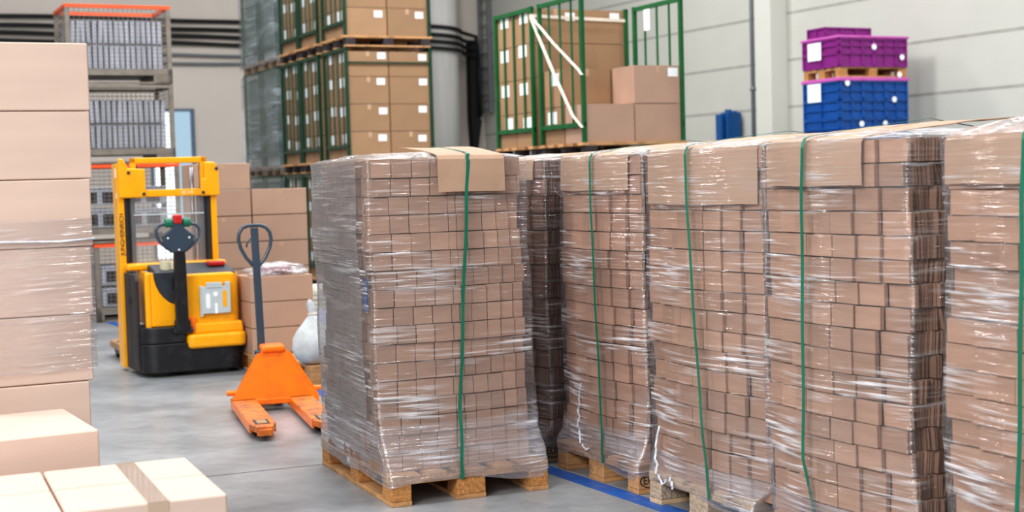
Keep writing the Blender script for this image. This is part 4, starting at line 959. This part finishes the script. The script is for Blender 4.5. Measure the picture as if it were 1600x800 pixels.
for x, z, lab in spots:
    o = MB().prism(arc(0, 0, .045, 0, 6.283, 7)[:-1], -.026, -.022, 'y').build('paper_scrap', 'paper'); tag(o, 'small white paper scrap ' + lab, 'paper', 'paper scraps on the crate stack'); place(o, W(K0, YAW, x, 0, z), YAW)
# blue steel upright against the wall further left
bo = wr(3.85, .36)
t = thing('steel_upright', 'blue steel box upright by the wall left of the pale column', 'post', bo, YAW)
MB().box((0, 0, 0.012), (.29, .2, 2.58)).build('post', 'steelblue', t, bevel=.01)
MB().box((-.11, .05, 0.012), (-.04, .2, 2.55)).build('flange', 'steelblue', t, bevel=.01)
MB().box((-.15, -.05, 0), (.33, .25, .012)).build('base_plate', 'steelblue', t)
MB().cyl((.09, .1, 2.57), (.09, .1, 2.63), .06, 14).cyl((.22, .1, 2.57), (.22, .1, 2.61), .045, 14).build('end_cap', 'steelblue', t)

# ------------------------------------------------------------------ light
def area(name, loc, target, sx, sy, power, col=(1, 1, 1)):
    l = bpy.data.lights.new(name, 'AREA'); l.shape = 'RECTANGLE'; l.size = sx; l.size_y = sy; l.energy = power; l.color = col
    o = bpy.data.objects.new(name, l); COL.objects.link(o); o.location = loc
    o.rotation_euler = (Vector(target) - Vector(loc)).to_track_quat('-Z', 'Y').to_euler(); return o
area('key_light', (-5.5, -2.5, 6.5), (0, 8, .8), 5, 3, 950, (1, .985, .96))
area('front_light', (-1.5, -5, 4.5), (0, 7, 1), 4, 3, 200, (1, .97, .95))
for i, (x, y) in enumerate(((-6, 6), (0, 6.5), (6, 8), (-7, 13), (0, 14), (7, 16), (-6, 21), (0, 23))):
    area('hall_light', (x, y, 8.8), (x, y, 0), 4.5, .35, 230 if i == 0 else 320, (1, 1, 1))
area('wall_light', (-3, 14, 8), (6, 22, 3.6), 1.5, 1.5, 420, (1, 1, 1))
w = bpy.data.worlds.new('world'); bpy.context.scene.world = w; w.use_nodes = True
ns, ln = w.node_tree.nodes, w.node_tree.links; ns.clear()
o = ns.new('ShaderNodeOutputWorld'); bg = ns.new('ShaderNodeBackground'); bg.inputs[0].default_value = (.93, .96, 1, 1); bg.inputs[1].default_value = .36; ln.new(bg.outputs[0], o.inputs[0])
# ------------------------------------------------------------------ camera
cam = bpy.data.cameras.new('camera'); co = bpy.data.objects.new('camera', cam); COL.objects.link(co)
cam.sensor_width = 36; cam.lens = FPX / 1600 * 36; cam.clip_end = 200
Mx = Matrix(((CX.x, CU.x, -CW.x, 0), (CX.y, CU.y, -CW.y, 0), (CX.z, CU.z, -CW.z, HC), (0, 0, 0, 1))); co.matrix_world = Mx
cam.dof.use_dof = True; cam.dof.focus_distance = 6.6; cam.dof.aperture_fstop = 2.8
sc = bpy.context.scene; sc.camera = co
sc.view_settings.view_transform = 'Standard'; sc.view_settings.look = 'Medium High Contrast'; sc.view_settings.exposure = 0.0
sc.cycles.max_bounces = 8; sc.cycles.transparent_max_bounces = 16; sc.cycles.use_denoising = True
